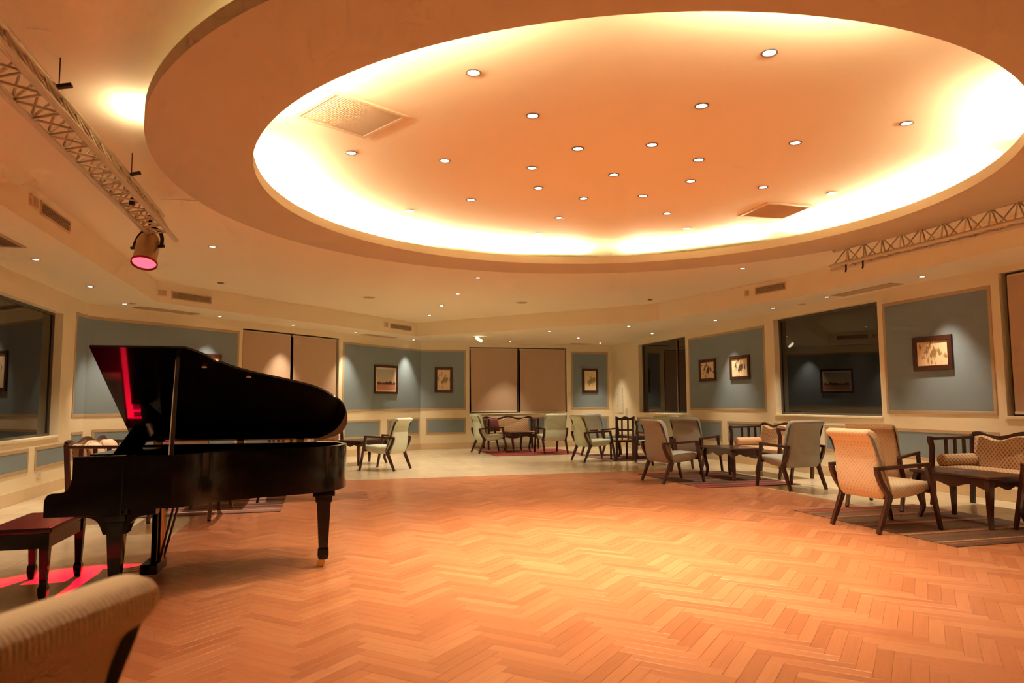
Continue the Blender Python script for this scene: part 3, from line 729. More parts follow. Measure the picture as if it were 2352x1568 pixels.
def wall_plate(k, s0, s1, z0, z1, name, label, cat, extra=None):
    r = wroot(k, name); tag(r, label, cat)
    MB().box(s0, s1, -0.012, 0, z0, z1).build('plate', 'white_plastic', r, bevel=0.004)
    if extra == 'latch':
        for zz in (z0 + 0.2, z1 - 0.2): MB().box(s0 + 0.025, s0 + 0.045, -0.018, -0.01, zz - 0.03, zz + 0.03).build('latch', 'vent_brown', r)
    else:
        MB().box(s0 + (s1-s0)*0.25, s1 - (s1-s0)*0.25, -0.016, -0.01, z0 + (z1-z0)*0.25, z1 - (z1-z0)*0.25).build('rocker', 'vent_tan', r)
wall_plate(4, 0.38, 0.79, 0.98, 1.74, 'access_panel', 'pale access hatch on the cream wall left of narrow dark window', 'hatch', 'latch')
wall_plate(4, 0.92, 1.06, 0.93, 1.11, 'light_switch', 'small pale switch plate beside the wall hatch', 'switch')
wall_plate(1, 1.80, 1.95, 0.26, 0.37, 'wall_socket', 'small wall socket low on left wall below a blue panel', 'socket')

# ------------------------------------------------------------------ lighting trusses
def truss(p_end, direction, length, z0, label, half=0.107, hgt=0.215, pitch=0.27):
    """triangular truss, two chords below and one above, running from p_end backwards along -direction"""
    r = empty('lighting_truss', (p_end.x, p_end.y, z0), math.atan2(direction.y, direction.x)); tag(r, label, 'truss')
    ch = [(0.0, half, 0.0), (0.0, -half, 0.0), (0.0, 0.0, hgt)]
    ends = (0.0, 0.22, 0.05)
    for (x, y, z), e in zip(ch, ends): MB().tube([(-length, y, z), (e, y, z)], 0.0225, 12).build('chord', 'truss_alu', r, smooth=40)
    nb = int(length/pitch)
    for i in range(nb):
        x0 = -0.04 - i*pitch; xm = x0 - pitch/2; x1 = x0 - pitch
        for (ya, za), (yb, zb_) in (((half, 0), (-half, 0)), ((half, 0), (0, hgt)), ((-half, 0), (0, hgt))):
            MB().tube([(x0, ya, za), (xm, yb, zb_)], 0.0085, 6).build('brace', 'truss_alu', r, smooth=60)
            MB().tube([(xm, yb, zb_), (x1, ya, za)], 0.0085, 6).build('brace', 'truss_alu', r, smooth=60)
    return r
tl = truss(Vector((-3.535, 7.03)), D105, 6.2, 3.0, 'pale triangular lighting truss hanging at the upper left')
tr = truss(Vector((4.155, 8.935)), Vector((cos(R(108.6)), sin(R(108.6)))), 5.5, 3.0, 'pale triangular lighting truss hanging at the right')
for x in (-1.3, -3.0, -4.6):
    MB().bar((x, -0.02, 0.215), (x, -0.10, 0.235), 0.035, 0.02).build('hanger_clamp', 'rubber_black', tl)
    MB().tube([(x, -0.03, 0.23), (x, -0.03, 0.40)], 0.004, 6).build('hanger_wire', 'rubber_black', tl)
MB().lathe([(0.02, -0.03), (0.022, 0.01), (0.012, 0.03)], 10, c=(-1.25, -0.03)).build('clamp_knob', 'rubber_black', tl)
for x, yy in ((-0.25, 0.107), (-0.5, 0.09)):
    MB().tube([(x, yy, 0.03), (x, yy, -0.05), (x+0.02, yy-0.02, -0.07), (x+0.02, yy-0.01, -0.11)], 0.010, 6).build('cable_hook', 'rubber_black', tr)
for x in (-1.6, -3.6): MB().tube([(x, 0, 0.22), (x, 0, 0.40)], 0.004, 6).build('hanger_wire', 'rubber_black', tr)
# thin wire from truss to ring
wpts = smooth_curve([(-3.30, 6.55, 3.23), (-3.15, 6.95, 3.33), (-2.85, 7.2, 3.34), (-2.5, 7.75, 3.34), (-2.3, 7.9, 3.27)], 6)
tag(MB().tube(wpts, 0.0035, 6).build('power_cable', 'vent_brown', smooth=60), 'thin cable looping from left truss to the ceiling ring', 'cable')

# stage lamp (par can) below the left truss
PT = Vector((-3.62, 6.90, 2.70)); TG = Vector((-3.05, 4.95, 0.0)); axd = (TG - PT).normalized()
pr_ = empty('stage_lamp'); tag(pr_, 'bronze can stage lamp with glowing red lens hanging from left truss', 'stage lamp')
q = Vector((0, 0, -1)).rotation_difference(Vector((0.06, -0.42, -1)).normalized())
pr_.matrix_world = Matrix.Translation(PT) @ q.to_matrix().to_4x4()
MB().lathe([(0.112, -0.015), (0.118, 0.0), (0.112, 0.02), (0.108, 0.03), (0.108, 0.24), (0.085, 0.30), (0.05, 0.34), (0.045, 0.36)], 28, caps=False).build('can', 'par_can', pr_, smooth=40)
MB().lathe([(0.114, -0.02), (0.122, -0.02), (0.122, 0.0), (0.114, 0.0)], 28, caps=False).build('gel_holder', 'red_felt', pr_, smooth=40)
MB().lathe([(0.108, -0.004), (0.08, -0.010), (0.03, -0.014)], 28).build('lens', 'red_lens', pr_, smooth=60)
MB().lathe([(0.045, 0.36), (0.044, 0.358)], 16).build('end_cap', 'par_can', pr_)
yk = [(-0.135, 0, 0.18)] + [(-0.135*cos(t), 0, 0.22 + 0.19*sin(t)) for t in [pi*i/12 for i in range(13)]] + [(0.135, 0, 0.18)]
m = MB()
for a, b in zip(yk[:-1], yk[1:]): m.bar(a, b, 0.035, 0.006, up=(0, 1, 0))
m.build('yoke', 'rubber_black', pr_)
for sx in (-1, 1): MB().tube([(sx*0.11, 0, 0.18), (sx*0.165, 0, 0.18)], 0.016, 10).build('yoke_knob', 'rubber_black', pr_)
MB().bar((0, 0, 0.40), (0.0, -0.10, 0.50), 0.03, 0.02).build('hook_clamp', 'rubber_black', pr_)
l = bpy.data.lights.new('red_beam', 'SPOT'); l.energy = RED_W; l.color = (1.0, 0.0, 0.03); l.spot_size = R(34); l.spot_blend = 0.25; l.shadow_soft_size = 0.05
lo = bpy.data.objects.new('red_beam', l); COL.objects.link(lo)
lo.location = PT + axd*0.06; lo.rotation_euler = Vector((0, 0, -1)).rotation_difference(axd).to_euler()

# ------------------------------------------------------------------ grand piano
TH = R(13); PO = Vector((-3.189, 5.34, 0))
pn = empty('grand_piano', PO, TH); tag(pn, 'black lacquered grand piano with its lid propped open', 'piano')
HW = 0.70
edge = [(0.142, -HW), (0.76, -HW), (0.882, -0.61), (1.012, -0.45), (1.19, -0.345), (1.376, -0.27), (1.635, -0.15), (1.77, -0.03), (1.865, 0.12), (1.90, 0.32), (1.88, 0.48), (1.80, 0.62), (1.66, HW)]
crv = [(0.16, -HW), (0.45, -HW)] + smooth_curve(edge[1:], 5) + [(0.16, HW)]
# rim: outer wall following the outline, thickness inward
def offs(poly, d):
    return offset_poly(poly, d)
inn = offs(crv, -0.04)
RZ0, RZ1 = 0.61, 0.962
m = MB(); n = len(crv)
vs = [(x, y, RZ0) for x, y in crv] + [(x, y, RZ1) for x, y in crv] + [(x, y, RZ0) for x, y in inn] + [(x, y, RZ1) for x, y in inn]
fs = []
for i in range(n - 1):
    j = i + 1
    fs += [(i, j, n+j, n+i), (2*n+j, 2*n+i, 3*n+i, 3*n+j), (n+i, n+j, 3*n+j, 3*n+i), (j, i, 2*n+i, 2*n+j)]
fs += [(0, n, 3*n, 2*n), (n-1, 3*n-1, 4*n-1, 2*n-1)]
m.add(vs, fs); m.build('rim', 'black_lacquer', pn, smooth=30)
MB().prism([(x, y) for x, y in inn], 0.64, 0.66).build('soundboard', 'mahogany', pn)
MB().prism([(x, y) for x, y in offs(inn, -0.01)][2:-1] + [(0.5, 0.6), (0.5, -0.6)], 0.80, 0.83).build('iron_plate', 'gold_plate', pn)
# cheeks with curved arm, one at each end of the keyboard
arm = [(0.0, 0.575)] + smooth_curve([(0.0, 0.66), (0.006, 0.70), (0.03, 0.725), (0.09, 0.73), (0.125, 0.745), (0.152, 0.79), (0.158, 0.85)], 4) + [(0.158, RZ1), (0.46, RZ1), (0.46, 0.575)]
for y0, y1 in ((-HW - 0.006, -HW + 0.045), (HW - 0.045, HW + 0.006)):
    MB().prism_y(arm, y0, y1).build('cheek', 'black_lacquer', pn, smooth=25, bevel=0.004)
MB().box(0.02, 0.48, -HW+0.03, HW-0.03, 0.575, 0.635).build('keybed', 'black_satin', pn)
MB().box(0.01, 0.03, -HW+0.03, HW-0.03, 0.60, 0.685).build('key_slip', 'black_lacquer', pn)
kb = MB().box(0.03, 0.18, -0.62, 0.62, 0.635, 0.70).build('white_keys', 'ivory', pn); kb['kind'] = 'stuff'
m = MB(); 
for i in range(52):
    if i % 7 in (0, 1, 3, 4, 5): m.box(0.085, 0.18, -0.62 + (i+1)*1.24/52 - 0.006, -0.62 + (i+1)*1.24/52 + 0.006, 0.70, 0.713)
bk = m.build('black_keys', 'black_satin', pn); bk['kind'] = 'stuff'
MB().box(0.18, 0.186, -0.64, 0.64, 0.70, 0.71).build('felt_strip', 'red_felt', pn)
MB().ribbon([(0.19, 0.70), (0.185, 0.80), (0.20, 0.87), (0.24, 0.90)], 0.02, -HW+0.035, HW-0.035).build('fallboard', 'black_lacquer', pn, smooth=30)
MB().bar((0.30, -0.36, 0.95), (0.30, 0.36, 0.95), 0.30, 0.012).build('music_shelf', 'black_lacquer', pn)
MB().prism_y([(0.285, 0.955), (0.30, 0.955), (0.445, 1.165), (0.43, 1.17)], -0.33, 0.36).build('music_desk', 'black_lacquer', pn, bevel=0.004)
# lid, hinged on the far side
PHI = R(32); HZ = 0.985
lid = empty('lid_pivot'); 
bpy.data.objects.remove(lid)
lidpts = [(0.142, HW), (0.142, -0.655)] + [(x, y + 0.045 if y < -0.5 else y) for x, y in smooth_curve([(0.76, -HW), (0.882, -0.61), (1.012, -0.45), (1.19, -0.345), (1.376, -0.27), (1.635, -0.15), (1.77, -0.03), (1.868, 0.12), (1.905, 0.34), (1.885, 0.50), (1.82, 0.63), (1.70, HW)], 5)]
def lid_map(x, y, t):
    wv = HW - y            # distance from hinge
    return (x, HW - wv*cos(PHI) + t*sin(PHI), HZ + wv*sin(PHI) + t*cos(PHI))
top = [lid_map(x, y, 0.018) for x, y in lidpts]; bot = [lid_map(x, y, 0.0) for x, y in lidpts]
MB().loft([bot, top]).build('lid', 'black_lacquer', pn, smooth=30)
lidobj = pn.children[-1]
fl_ = [lid_map(0.43, HW - 0.02, -0.001), lid_map(0.435, HW - 0.02, -0.001), lid_map(0.435, -0.60, -0.001), lid_map(0.43, -0.60, -0.001)]
for hx_ in (0.35, 1.0, 1.5):
    c0 = lid_map(hx_, HW - 0.03, -0.006); MB().box(hx_-0.03, hx_+0.03, HW-0.03, HW+0.012, RZ1, HZ).build('hinge', 'brass', lidobj)
for (x, y) in ((0.86, -0.43), (1.16, -0.30)):
    p = Vector(lid_map(x, y, -0.008)); MB().lathe([(0.018, -0.006), (0.020, 0.0), (0.012, 0.008)], 12).xf(Matrix.Translation(p)).build('rubber_bumper', 'pillow_beige', lidobj, smooth=60)
pt = lid_map(0.70, -0.55, -0.004)
MB().bar((0.735, -HW+0.085, RZ1-0.05), pt, 0.022, 0.016).build('lid_prop', 'black_satin', pn)
MB().tube([(0.72, -HW+0.07, RZ1-0.03), (pt[0]-0.012, pt[1]-0.012, pt[2]-0.02)], 0.004, 6).build('prop_rod', 'chrome', pn)
# legs with casters
def piano_leg(x, y, bracket):
    r0 = empty('x'); bpy.data.objects.remove(r0)
    m = MB()
    m.box(x-0.085, x+0.085, y-0.075, y+0.075, 0.565, 0.612)
    def sq(h, z): return [(x-h, y-h, z), (x+h, y-h, z), (x+h, y+h, z), (x-h, y+h, z)]
    m.loft([sq(0.066, 0.565), sq(0.064, 0.52), sq(0.054, 0.515), sq(0.053, 0.49), sq(0.036, 0.16), sq(0.042, 0.145), sq(0.043, 0.10), sq(0.034, 0.065)])
    lg = m.build('leg', 'black_lacquer', pn, bevel=0.004)
    MB().tube([(x-0.02, y-0.013, 0.033), (x-0.02, y+0.013, 0.033)], 0.031, 16).xf(Matrix.Identity(4)).build('caster', 'brass', lg, smooth=40)
    MB().bar((x, y, 0.075), (x, y, 0.035), 0.034, 0.03, up=(1, 0, 0)).build('caster_fork', 'brass', lg)
    if bracket:
        br = [(x-0.25, 0.60)] + smooth_curve([(x-0.25, 0.56), (x-0.16, 0.553), (x-0.105, 0.52), (x-0.07, 0.44)], 4) + smooth_curve([(x+0.07, 0.44), (x+0.105, 0.52), (x+0.16, 0.553), (x+0.25, 0.56)], 4) + [(x+0.25, 0.60)]
        MB().prism_y(br, y-0.05, y+0.05).build('leg_bracket', 'black_lacquer', lg, smooth=30)
piano_leg(0.40, -0.57, True); piano_leg(0.40, 0.57, True); piano_leg(1.73, 0.08, False)
# pedal lyre
ly = MB()
for yy in (-0.075, 0.075): ly.box(0.50, 0.54, yy-0.016, yy+0.016, 0.13, 0.60)
lyo = ly.build('pedal_lyre', 'black_lacquer', pn, bevel=0.003)
MB().box(0.44, 0.56, -0.15, 0.15, 0.06, 0.135).build('pedal_box', 'black_lacquer', lyo, bevel=0.01)
MB().box(0.47, 0.57, -0.13, 0.13, 0.575, 0.612).build('lyre_block', 'black_lacquer', lyo)
for yy in (-0.04, 0.0, 0.04): MB().tube([(0.555, yy, 0.13), (0.555, yy, 0.60)], 0.005, 8).build('pedal_rod', 'brass', lyo, smooth=40)
for yy in (-0.07, 0.0, 0.07): MB().ribbon([(0.44, 0.085), (0.38, 0.08), (0.30, 0.07)], 0.012, yy-0.02, yy+0.02).build('pedal', 'brass', lyo, bevel=0.004)
for yy in (-0.10, 0.10): MB().tube([(0.55, yy*0.6, 0.12), (0.66, yy*0.9, 0.61)], 0.009, 8).build('lyre_brace', 'black_satin', lyo, smooth=40)
# small coil of green cord by the pedals
cpts = [(0.05*cos(t)*(1+0.05*sin(3*t)), 0.04*sin(t), 0.012 + 0.006*t/3) for t in [i*0.4 for i in range(50)]]
co = MB().tube(cpts, 0.009, 6).build('cord_coil', 'green_cord', smooth=60); co.location = (-2.90, 5.32, 0.0)
tag(co, 'small coil of greenish cord on the floor by piano pedals', 'cord')

# piano bench
bn = empty('piano_bench', (-3.385, 5.17, 0), R(15)); tag(bn, 'dark red topped wooden bench before the piano keyboard', 'bench')
MB().box(-0.20, 0.20, -0.40, 0.40, 0.445, 0.485).build('seat', 'bench_leather', bn, bevel=0.012, segs=3)
for a in ((-0.175, 0.175, -0.375, -0.35), (-0.175, 0.175, 0.35, 0.375), (-0.175, -0.15, -0.35, 0.35), (0.15, 0.175, -0.35, 0.35)):
    MB().box(a[0], a[1], a[2], a[3], 0.345, 0.446).build('apron', 'black_lacquer', bn)
for sx in (-1, 1):
    for sy in (-1, 1):
        x, y = sx*0.155, sy*0.355
        def sq(h, z): return [(x-h, y-h, z), (x+h, y-h, z), (x+h, y+h, z), (x-h, y+h, z)]
        MB().loft([sq(0.03, 0.446), sq(0.03, 0.36), sq(0.020, 0.11), sq(0.028, 0.085), sq(0.026, 0.04), sq(0.018, 0.0)]).build('leg', 'black_lacquer', bn, bevel=0.003)

# ------------------------------------------------------------------ armchairs
def make_armchair(fabric):
    r = empty('armchair')
    back_r = smooth_curve([(-0.300, 0.325), (-0.345, 0.40), (-0.368, 0.52), (-0.375, 0.70), (-0.388, 0.83), (-0.420, 0.905), (-0.462, 0.935), (-0.482, 0.960)], 4)
    back_t = smooth_curve([(-0.480, 0.985), (-0.458, 1.005), (-0.415, 1.008), (-0.360, 0.985), (-0.312, 0.925)], 4)
    back_f = smooth_curve([(-0.285, 0.84), (-0.255, 0.70), (-0.225, 0.56), (-0.190, 0.42), (-0.170, 0.345)], 4)
    MB().prism_y(back_r + back_t + back_f, -0.285, 0.285, 0.03).build('backrest', fabric, r, smooth=50)
    seat = smooth_curve([(-0.30, 0.318), (-0.10, 0.318), (0.10, 0.335), (0.24, 0.365), (0.32, 0.39)], 4) + smooth_curve([(0.355, 0.42), (0.350, 0.455), (0.30, 0.475), (0.12, 0.470), (-0.10, 0.448), (-0.26, 0.43)], 4)
    MB().prism_y(seat, -0.265, 0.265, 0.03).build('seat', fabric, r, smooth=50)
    for sy in (-1, 1):
        y0, y1 = (sy*0.290, sy*0.330)
        MB().ribbon([(-0.415, 0.625), (-0.10, 0.637), (0.225, 0.650), (0.262, 0.652)], 0.036, min(y0, y1) - 0.004, max(y0, y1) + 0.004).build('arm', 'mahogany', r, bevel=0.006)
        MB().ribbon(smooth_curve([(-0.395, 0.615), (-0.375, 0.54), (-0.335, 0.46), (-0.285, 0.39), (-0.262, 0.345)], 3), 0.05, min(y0, y1), max(y0, y1)).build('arm_post', 'mahogany', r, smooth=30, bevel=0.004)
        MB().ribbon([(-0.262, 0.37), (-0.270, 0.32), (-0.34, 0.16), (-0.415, 0.0)], [0.075, 0.062, 0.048, 0.036], min(y0, y1), max(y0, y1)).build('leg', 'mahogany', r, bevel=0.004)
        MB().ribbon([(0.235, 0.638), (0.262, 0.50), (0.315, 0.24), (0.365, 0.0)], [0.05, 0.048, 0.042, 0.032], min(y0, y1), max(y0, y1)).build('leg', 'mahogany', r, bevel=0.004)
    MB().box(-0.30, -0.265, -0.29, 0.29, 0.325, 0.36).build('rear_rail', 'mahogany', r)
    MB().box(0.245, 0.275, -0.29, 0.29, 0.365, 0.40).build('front_rail', 'mahogany', r)
    return r
protos = {}
def armchair(x, y, head, fabric, label, group):
    if fabric not in protos:
        protos[fabric] = make_armchair(fabric); o = place(protos[fabric], True, (x, y, 0.0), R(head))
    else: o = place(protos[fabric], False, (x, y, 0.0), R(head))
    o.location.z = 0.0085
    return tag(o, label, 'armchair', group)
ag = 'armchairs around the coffee tables'
armchair(3.85, 7.44, 17, 'dotted_fabric', 'cream dotted armchair nearest the camera on the right', ag)
armchair(4.62, 8.92, 43, 'dotted_fabric', 'cream dotted armchair mostly hidden behind the nearest dotted armchair', ag)
armchair(5.42, 6.96, 107, 'dotted_fabric', 'cream dotted armchair of which only a leg shows at right edge', ag)
armchair(2.64, 11.78, 22, 'sage_fabric', 'grey green armchair seen from behind at left of its coffee table', ag)
armchair(3.44, 13.38, 45, 'sage_fabric', 'grey green armchair half hidden behind another grey green armchair', ag)
armchair(4.18, 10.86, 107, 'sage_fabric', 'grey green armchair with its back to camera below wide window', ag)
armchair(-0.59, 18.69, 22, 'mint_fabric', 'mint armchair in profile left of the far back table', ag)
armchair(0.98, 18.48, 108, 'mint_fabric', 'mint armchair with its back to camera at far back table', ag)
armchair(1.82, 15.98, 22, 'mint_fabric', 'mint armchair in profile right of centre at the back', ag)
armchair(2.20, 17.62, 45, 'blue_fabric', 'pale blue armchair behind the mint armchair right of centre', ag)
armchair(3.05, 15.2, 107, 'mint_fabric', 'mint armchair mostly hidden behind the grey green armchairs', ag)
armchair(-2.53, 14.15, 158, 'mint_fabric', 'mint armchair right beside the tail of the piano', ag)
armchair(-3.80, 8.38, 105, 'sage_fabric', 'grey green armchair behind the piano, its legs seen below', ag)
armchair(-3.10, 9.86, 197, 'sage_fabric', 'grey green armchair behind piano, one leg right of the rug', ag)
armchair(-1.11, 1.04, 170, 'corduroy_beige', 'blurred beige corduroy armchair cut off in the near left corner', ag)

# ------------------------------------------------------------------ settees
def make_settee(fabric, Lh=0.72):
    r = empty('settee')
    D0, D1 = -0.30, 0.30
    for sy in (-1, 1):
        y = sy*Lh
        MB().bar((D0, y, 0.0), (D0-0.06, y, 0.86), 0.05, 0.05, up=(0, 1, 0)).build('rear_post', 'mahogany', r, bevel=0.006)
        MB().ribbon([(D1+0.03, 0.0), (D1-0.005, 0.16), (D1+0.01, 0.34), (D1, 0.52), (D1-0.015, 0.70), (D1+0.012, 0.80), (D1+0.005, 0.845)], [0.035, 0.04, 0.06, 0.05, 0.046, 0.055, 0.05], y-0.026, y+0.026).build('front_post', 'mahogany', r, smooth=40, bevel=0.006)
        MB().bar((D0-0.05, y, 0.825), (D1, y, 0.815), 0.045, 0.035).build('arm_rail', 'mahogany', r, bevel=0.006)
        MB().bar((D0, y, 0.43), (D1, y, 0.43), 0.035, 0.06).build('side_rail', 'mahogany', r)
        for i in range(3):
            x = D0 + 0.09 + i*0.14
            MB().box(x-0.022, x+0.022, y-0.009, y+0.009, 0.45, 0.81).build('slat', 'mahogany', r)
    ys = [-Lh + 2*Lh*i/32 for i in range(33)]
    def crest(y): return 0.885 + 0.032*cos(2*pi*y/(Lh*1.0)) - 0.03*max(0, (abs(y)/Lh - 0.85)/0.15)
    cr = [(y, crest(y)) for y in ys] + [(y, crest(y) - 0.06) for y in reversed(ys)]
    MB().loft([[(D0-0.085, y, z) for y, z in cr], [(D0-0.045, y, z) for y, z in cr]]).build('crest_rail', 'mahogany', r, smooth=40, bevel=0.005)
    bc = [(y*0.86, crest(y) - 0.05) for y in ys] + [(Lh*0.86, 0.47), (-Lh*0.86, 0.47)]
    def sec(x, ins): 
        return [(x + (0.05 if z < 0.6 else 0.0), y*(1-ins), z - ins*0.3*(1 if z > 0.6 else 0)) for y, z in bc]
    MB().loft([sec(D0-0.05, 0.03), sec(D0-0.03, 0.0), sec(D0+0.02, 0.0), sec(D0+0.045, 0.04)]).build('back_cushion', fabric, r, smooth=50)
    prof = [(D0+0.01, 0.40), (D1, 0.40)] + smooth_curve([(D1+0.035, 0.42), (D1+0.035, 0.46), (D1, 0.485), (0.0, 0.49), (D0+0.01, 0.47)], 4)
    MB().prism_y(prof, -Lh+0.04, Lh-0.04, 0.03).build('seat_cushion', fabric, r, smooth=50)
    ap = [(-Lh, 0.405), (Lh, 0.405), (Lh, 0.335)] + [(y, 0.315 - 0.02*cos(2*pi*y/(Lh*1.0)) + 0.02*abs(y)/Lh) for y in reversed(ys)] + [(-Lh, 0.335)]
    MB().loft([[(D1-0.012, y, z) for y, z in ap], [(D1+0.012, y, z) for y, z in ap]]).build('apron', 'mahogany', r, smooth=30)
    MB().box(D0-0.012, D0+0.012, -Lh, Lh, 0.36, 0.41).build('rear_rail', 'mahogany', r)
    return r
st = {}
def settee(x, y, head, fabric, label):
    if fabric not in st: st[fabric] = make_settee(fabric); o = place(st[fabric], True, (x, y, 0), R(head))
    else: o = place(st[fabric], False, (x, y, 0), R(head))
    o.location.z = 0.0085
    return tag(o, label, 'settee', 'wooden settees by the walls')
def settee_from_far_post(px, py, head, fabric, label):
    """px,py: far front post; head: facing direction; far end lies on +105 side"""
    f = Vector((cos(R(head)), sin(R(head)))); sd = Vector((cos(R(head-90)), sin(R(head-90))))   # for head 195: sd = 105 deg
    c = Vector((px, py)) - sd*0.72 - f*0.30
    return settee(c.x, c.y, head, fabric, label)
settee_from_far_post(5.23, 8.95, 195, 'lattice_fabric', 'slat sided settee in lattice fabric at right picture edge')
settee_from_far_post(4.05, 13.25, 195, 'lattice_fabric', 'slat sided settee in lattice fabric below the pair of pictures')
settee_from_far_post(3.0, 17.3, 195, 'lattice_fabric', 'slat sided settee below the narrow dark window')
settee(-0.05, 20.28, -75, 'lattice_fabric', 'slat sided settee below the far back window')
settee(-4.36, 15.20, -30, 'lattice_fabric', 'slat sided settee behind the tail of the piano')
settee(-4.80, 8.75, 15, 'lattice_fabric', 'reddish slat sided settee at left behind the piano keyboard')
# bolsters and cushions lying on the settees
def bolster(x, y, z, ang, mat, label):
    o = MB().tube([(-0.25, 0, 0), (-0.24, 0, 0), (0.24, 0, 0), (0.25, 0, 0)], 0.075, 20, rs=[0.055, 0.075, 0.075, 0.055]).build('bolster_cushion', mat, smooth=50)
    o.location = (x, y, z); o.rotation_euler = (0, 0, R(ang)); tag(o, label, 'bolster')
def along(px, py, a, dx, dy):
    c, s_ = cos(R(a)), sin(R(a)); return px + c*dx - s_*dy, py + s_*dx + c*dy
x, y = along(5.23, 8.95, 195, -0.28, 0.11); bolster(x, y, 0.565, 15, 'lattice_fabric', 'lattice patterned bolster on the settee at right picture edge')
x, y = along(4.05, 13.25, 195, -0.28, 0.11); bolster(x, y, 0.565, 15, 'peach_fabric', 'peach coloured bolster on the settee below the paired pictures')
x, y = along(-4.36, 15.20, -30, 0.02, 0.60); bolster(x, y, 0.565, -30, 'lattice_fabric', 'patterned bolster on settee beside the tail of the piano')
def cushion(x, y, z, ang, lean, mat, label, sz=0.2):
    n_ = 10; vs = []; 
    for sgn in (1, -1):
        for i in range(n_+1):
            for j in range(n_+1):
                u, v = -1 + 2*i/n_, -1 + 2*j/n_
                pin = 1 - 0.10*(abs(u)**2 + abs(v)**2)*0.5 + 0.06*(abs(u*v))
                t = 0.075*((1-u**4)*(1-v**4))**0.6
                vs.append((sgn*t, u*sz*pin, v*sz*pin))
    fs = []; q = (n_+1)**2
    for b0, flip in ((0, 0), (q, 1)):
        for i in range(n_):
            for j in range(n_):
                f = (b0+i*(n_+1)+j, b0+(i+1)*(n_+1)+j, b0+(i+1)*(n_+1)+j+1, b0+i*(n_+1)+j+1); fs.append(f[::-1] if flip else f)
    o = MB().add(vs, fs).build('cushion', mat, smooth=60); o.location = (x, y, z); o.rotation_euler = (0, R(-lean), R(ang)); tag(o, label, 'cushion')
cushion(-0.55, 20.03, 0.68, -60, 18, 'maroon_fabric', 'dark maroon cushion leaning at left end of far settee')
cushion(-5.00, 8.95, 0.68, 15, 20, 'pillow_beige', 'pinkish beige cushion on the settee behind the piano', 0.21)
cushion(-4.92, 8.50, 0.68, 15, 20, 'pillow_beige', 'pale cushion at near end of settee behind the piano', 0.19)

# ------------------------------------------------------------------ coffee tables
def make_table():
    r = empty('coffee_table'); a, b = 0.30, 0.50
    MB().box(-a, a, -b, b, 0.495, 0.525).build('top', 'mahogany', r, bevel=0.006)
    for s_ in (-1, 1):
        ys = [-0.44 + 0.88*i/24 for i in range(25)]
        pr = [(-0.44, 0.496), (0.44, 0.496)] + [(y, 0.405 - 0.022*cos(4*pi*y/0.88)) for y in reversed(ys)]
        x = s_*0.235; MB().loft([[(x-0.011, y, z) for y, z in pr], [(x+0.011, y, z) for y, z in pr]]).build('apron', 'mahogany', r, smooth=30)
        xs = [-0.24 + 0.48*i/16 for i in range(17)]
        pr = [(-0.24, 0.496), (0.24, 0.496)] + [(x_, 0.405 - 0.02*cos(4*pi*x_/0.48)) for x_ in reversed(xs)]
        y = s_*0.435; MB().prism_y(pr, y-0.011, y+0.011).build('apron', 'mahogany', r, smooth=30)
    for sx in (-1, 1):
        for sy in (-1, 1):
            pts = smooth_curve([(0.235, 0.435, 0.49), (0.255, 0.458, 0.40), (0.235, 0.435, 0.25), (0.215, 0.415, 0.12), (0.245, 0.445, 0.0)], 4)
            n_ = len(pts); rings = []
            for i, p in enumerate(pts):
                h = 0.034 - 0.016*i/(n_-1) if i < n_-1 else 0.022
                rings.append([(sx*p[0]+dx*h, sy*p[1]+dy*h, p[2]) for dx, dy in ((-1,-1),(1,-1),(1,1),(-1,1))])
            MB().loft(rings).build('leg', 'mahogany', r, smooth=40, bevel=0.004)
    return r
tp = make_table(); tfirst = True
for x, y, a, lb in ((4.89, 7.70, 15, 'dark mahogany coffee table beside the cream dotted armchair'),
                    (3.72, 12.20, 15, 'dark mahogany coffee table amid the grey green armchairs'),
                    (0.12, 19.14, 15, 'dark mahogany coffee table between the two far mint armchairs'),
                    (2.86, 16.66, 15, 'dark mahogany coffee table right of centre at the back'),
                    (-3.2, 15.45, -30, 'dark mahogany coffee table beside the tail of the piano'),
                    (-3.85, 9.35, 15, 'dark mahogany coffee table behind the piano, legs seen below')):
    o = place(tp, tfirst, (x, y, 0.0085), R(a)); tfirst = False; tag(o, lb, 'coffee table', 'coffee tables of the seating groups')

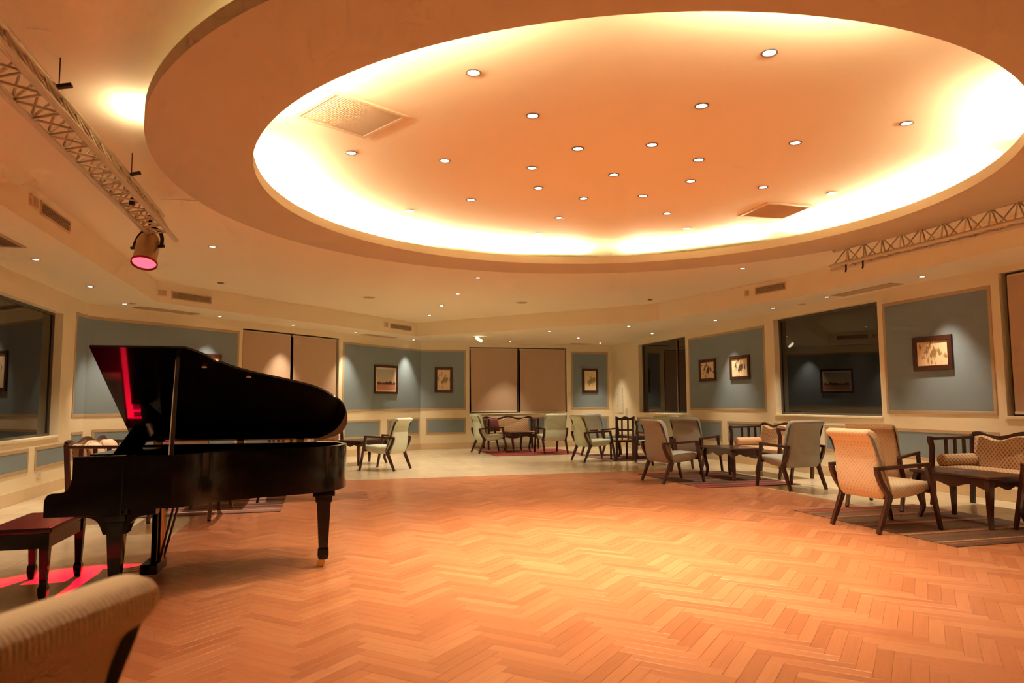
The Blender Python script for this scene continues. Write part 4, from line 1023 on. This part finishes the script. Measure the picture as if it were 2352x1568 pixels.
# slat-back wooden side chair
sc = empty('side_chair', (2.47, 16.22, 0), R(100)); tag(sc, 'tall slat backed wooden chair right of the mint armchair', 'chair')
for sy in (-1, 1):
    MB().bar((-0.22, sy*0.19, 0), (-0.26, sy*0.19, 0.94), 0.045, 0.05, up=(0, 1, 0)).build('rear_post', 'mahogany', sc, bevel=0.004)
    MB().bar((0.2, sy*0.19, 0), (0.2, sy*0.19, 0.44), 0.04, 0.04).build('leg', 'mahogany', sc, bevel=0.004)
for i in (-1, 1): MB().box(-0.262, -0.245, i*0.07-0.018, i*0.07+0.018, 0.46, 0.92).build('slat', 'mahogany', sc)
MB().box(-0.265, -0.24, -0.19, 0.19, 0.66, 0.70).build('mid_rail', 'mahogany', sc)
ys = [-0.22 + 0.44*i/16 for i in range(17)]
pr = [(y, 0.965 + 0.018*cos(4*pi*y/0.44)) for y in ys] + [(0.22, 0.90), (-0.22, 0.90)]
MB().loft([[(-0.285, y, z) for y, z in pr], [(-0.25, y, z) for y, z in pr]]).build('crest_rail', 'mahogany', sc, smooth=40)
MB().box(-0.22, 0.23, -0.21, 0.21, 0.40, 0.44).build('seat_frame', 'mahogany', sc, bevel=0.004)
MB().box(-0.20, 0.22, -0.20, 0.20, 0.44, 0.475).build('seat_pad', 'peach_fabric', sc, bevel=0.012, segs=3)

# ------------------------------------------------------------------ rugs
def rug(x, y, a, lx, ly, mat, label):
    o = MB().box(-lx/2, lx/2, -ly/2, ly/2, 0.0, 0.004).build('kilim_rug', mat)
    o.location = (x, y, 0.0045); o.rotation_euler = (0, 0, R(a)); tag(o, label, 'rug', 'kilim rugs under the seating groups')
rug(4.47, 7.72, 15, 1.74, 2.25, 'kilim_brown', 'striped brown and red kilim rug at lower right')
rug(3.38, 12.12, 15, 1.72, 2.25, 'kilim_dark', 'dark maroon striped kilim rug under the grey green armchairs')
rug(0.42, 18.85, 15, 2.3, 2.2, 'kilim_red', 'bright red kilim rug under the far mint armchairs')
rug(-3.94, 9.55, 15, 1.75, 2.2, 'kilim_pink', 'pinkish patterned kilim rug seen below the piano')
rug(2.7, 17.0, 15, 1.7, 2.1, 'kilim_pink', 'small kilim rug under the pale blue armchair at back')
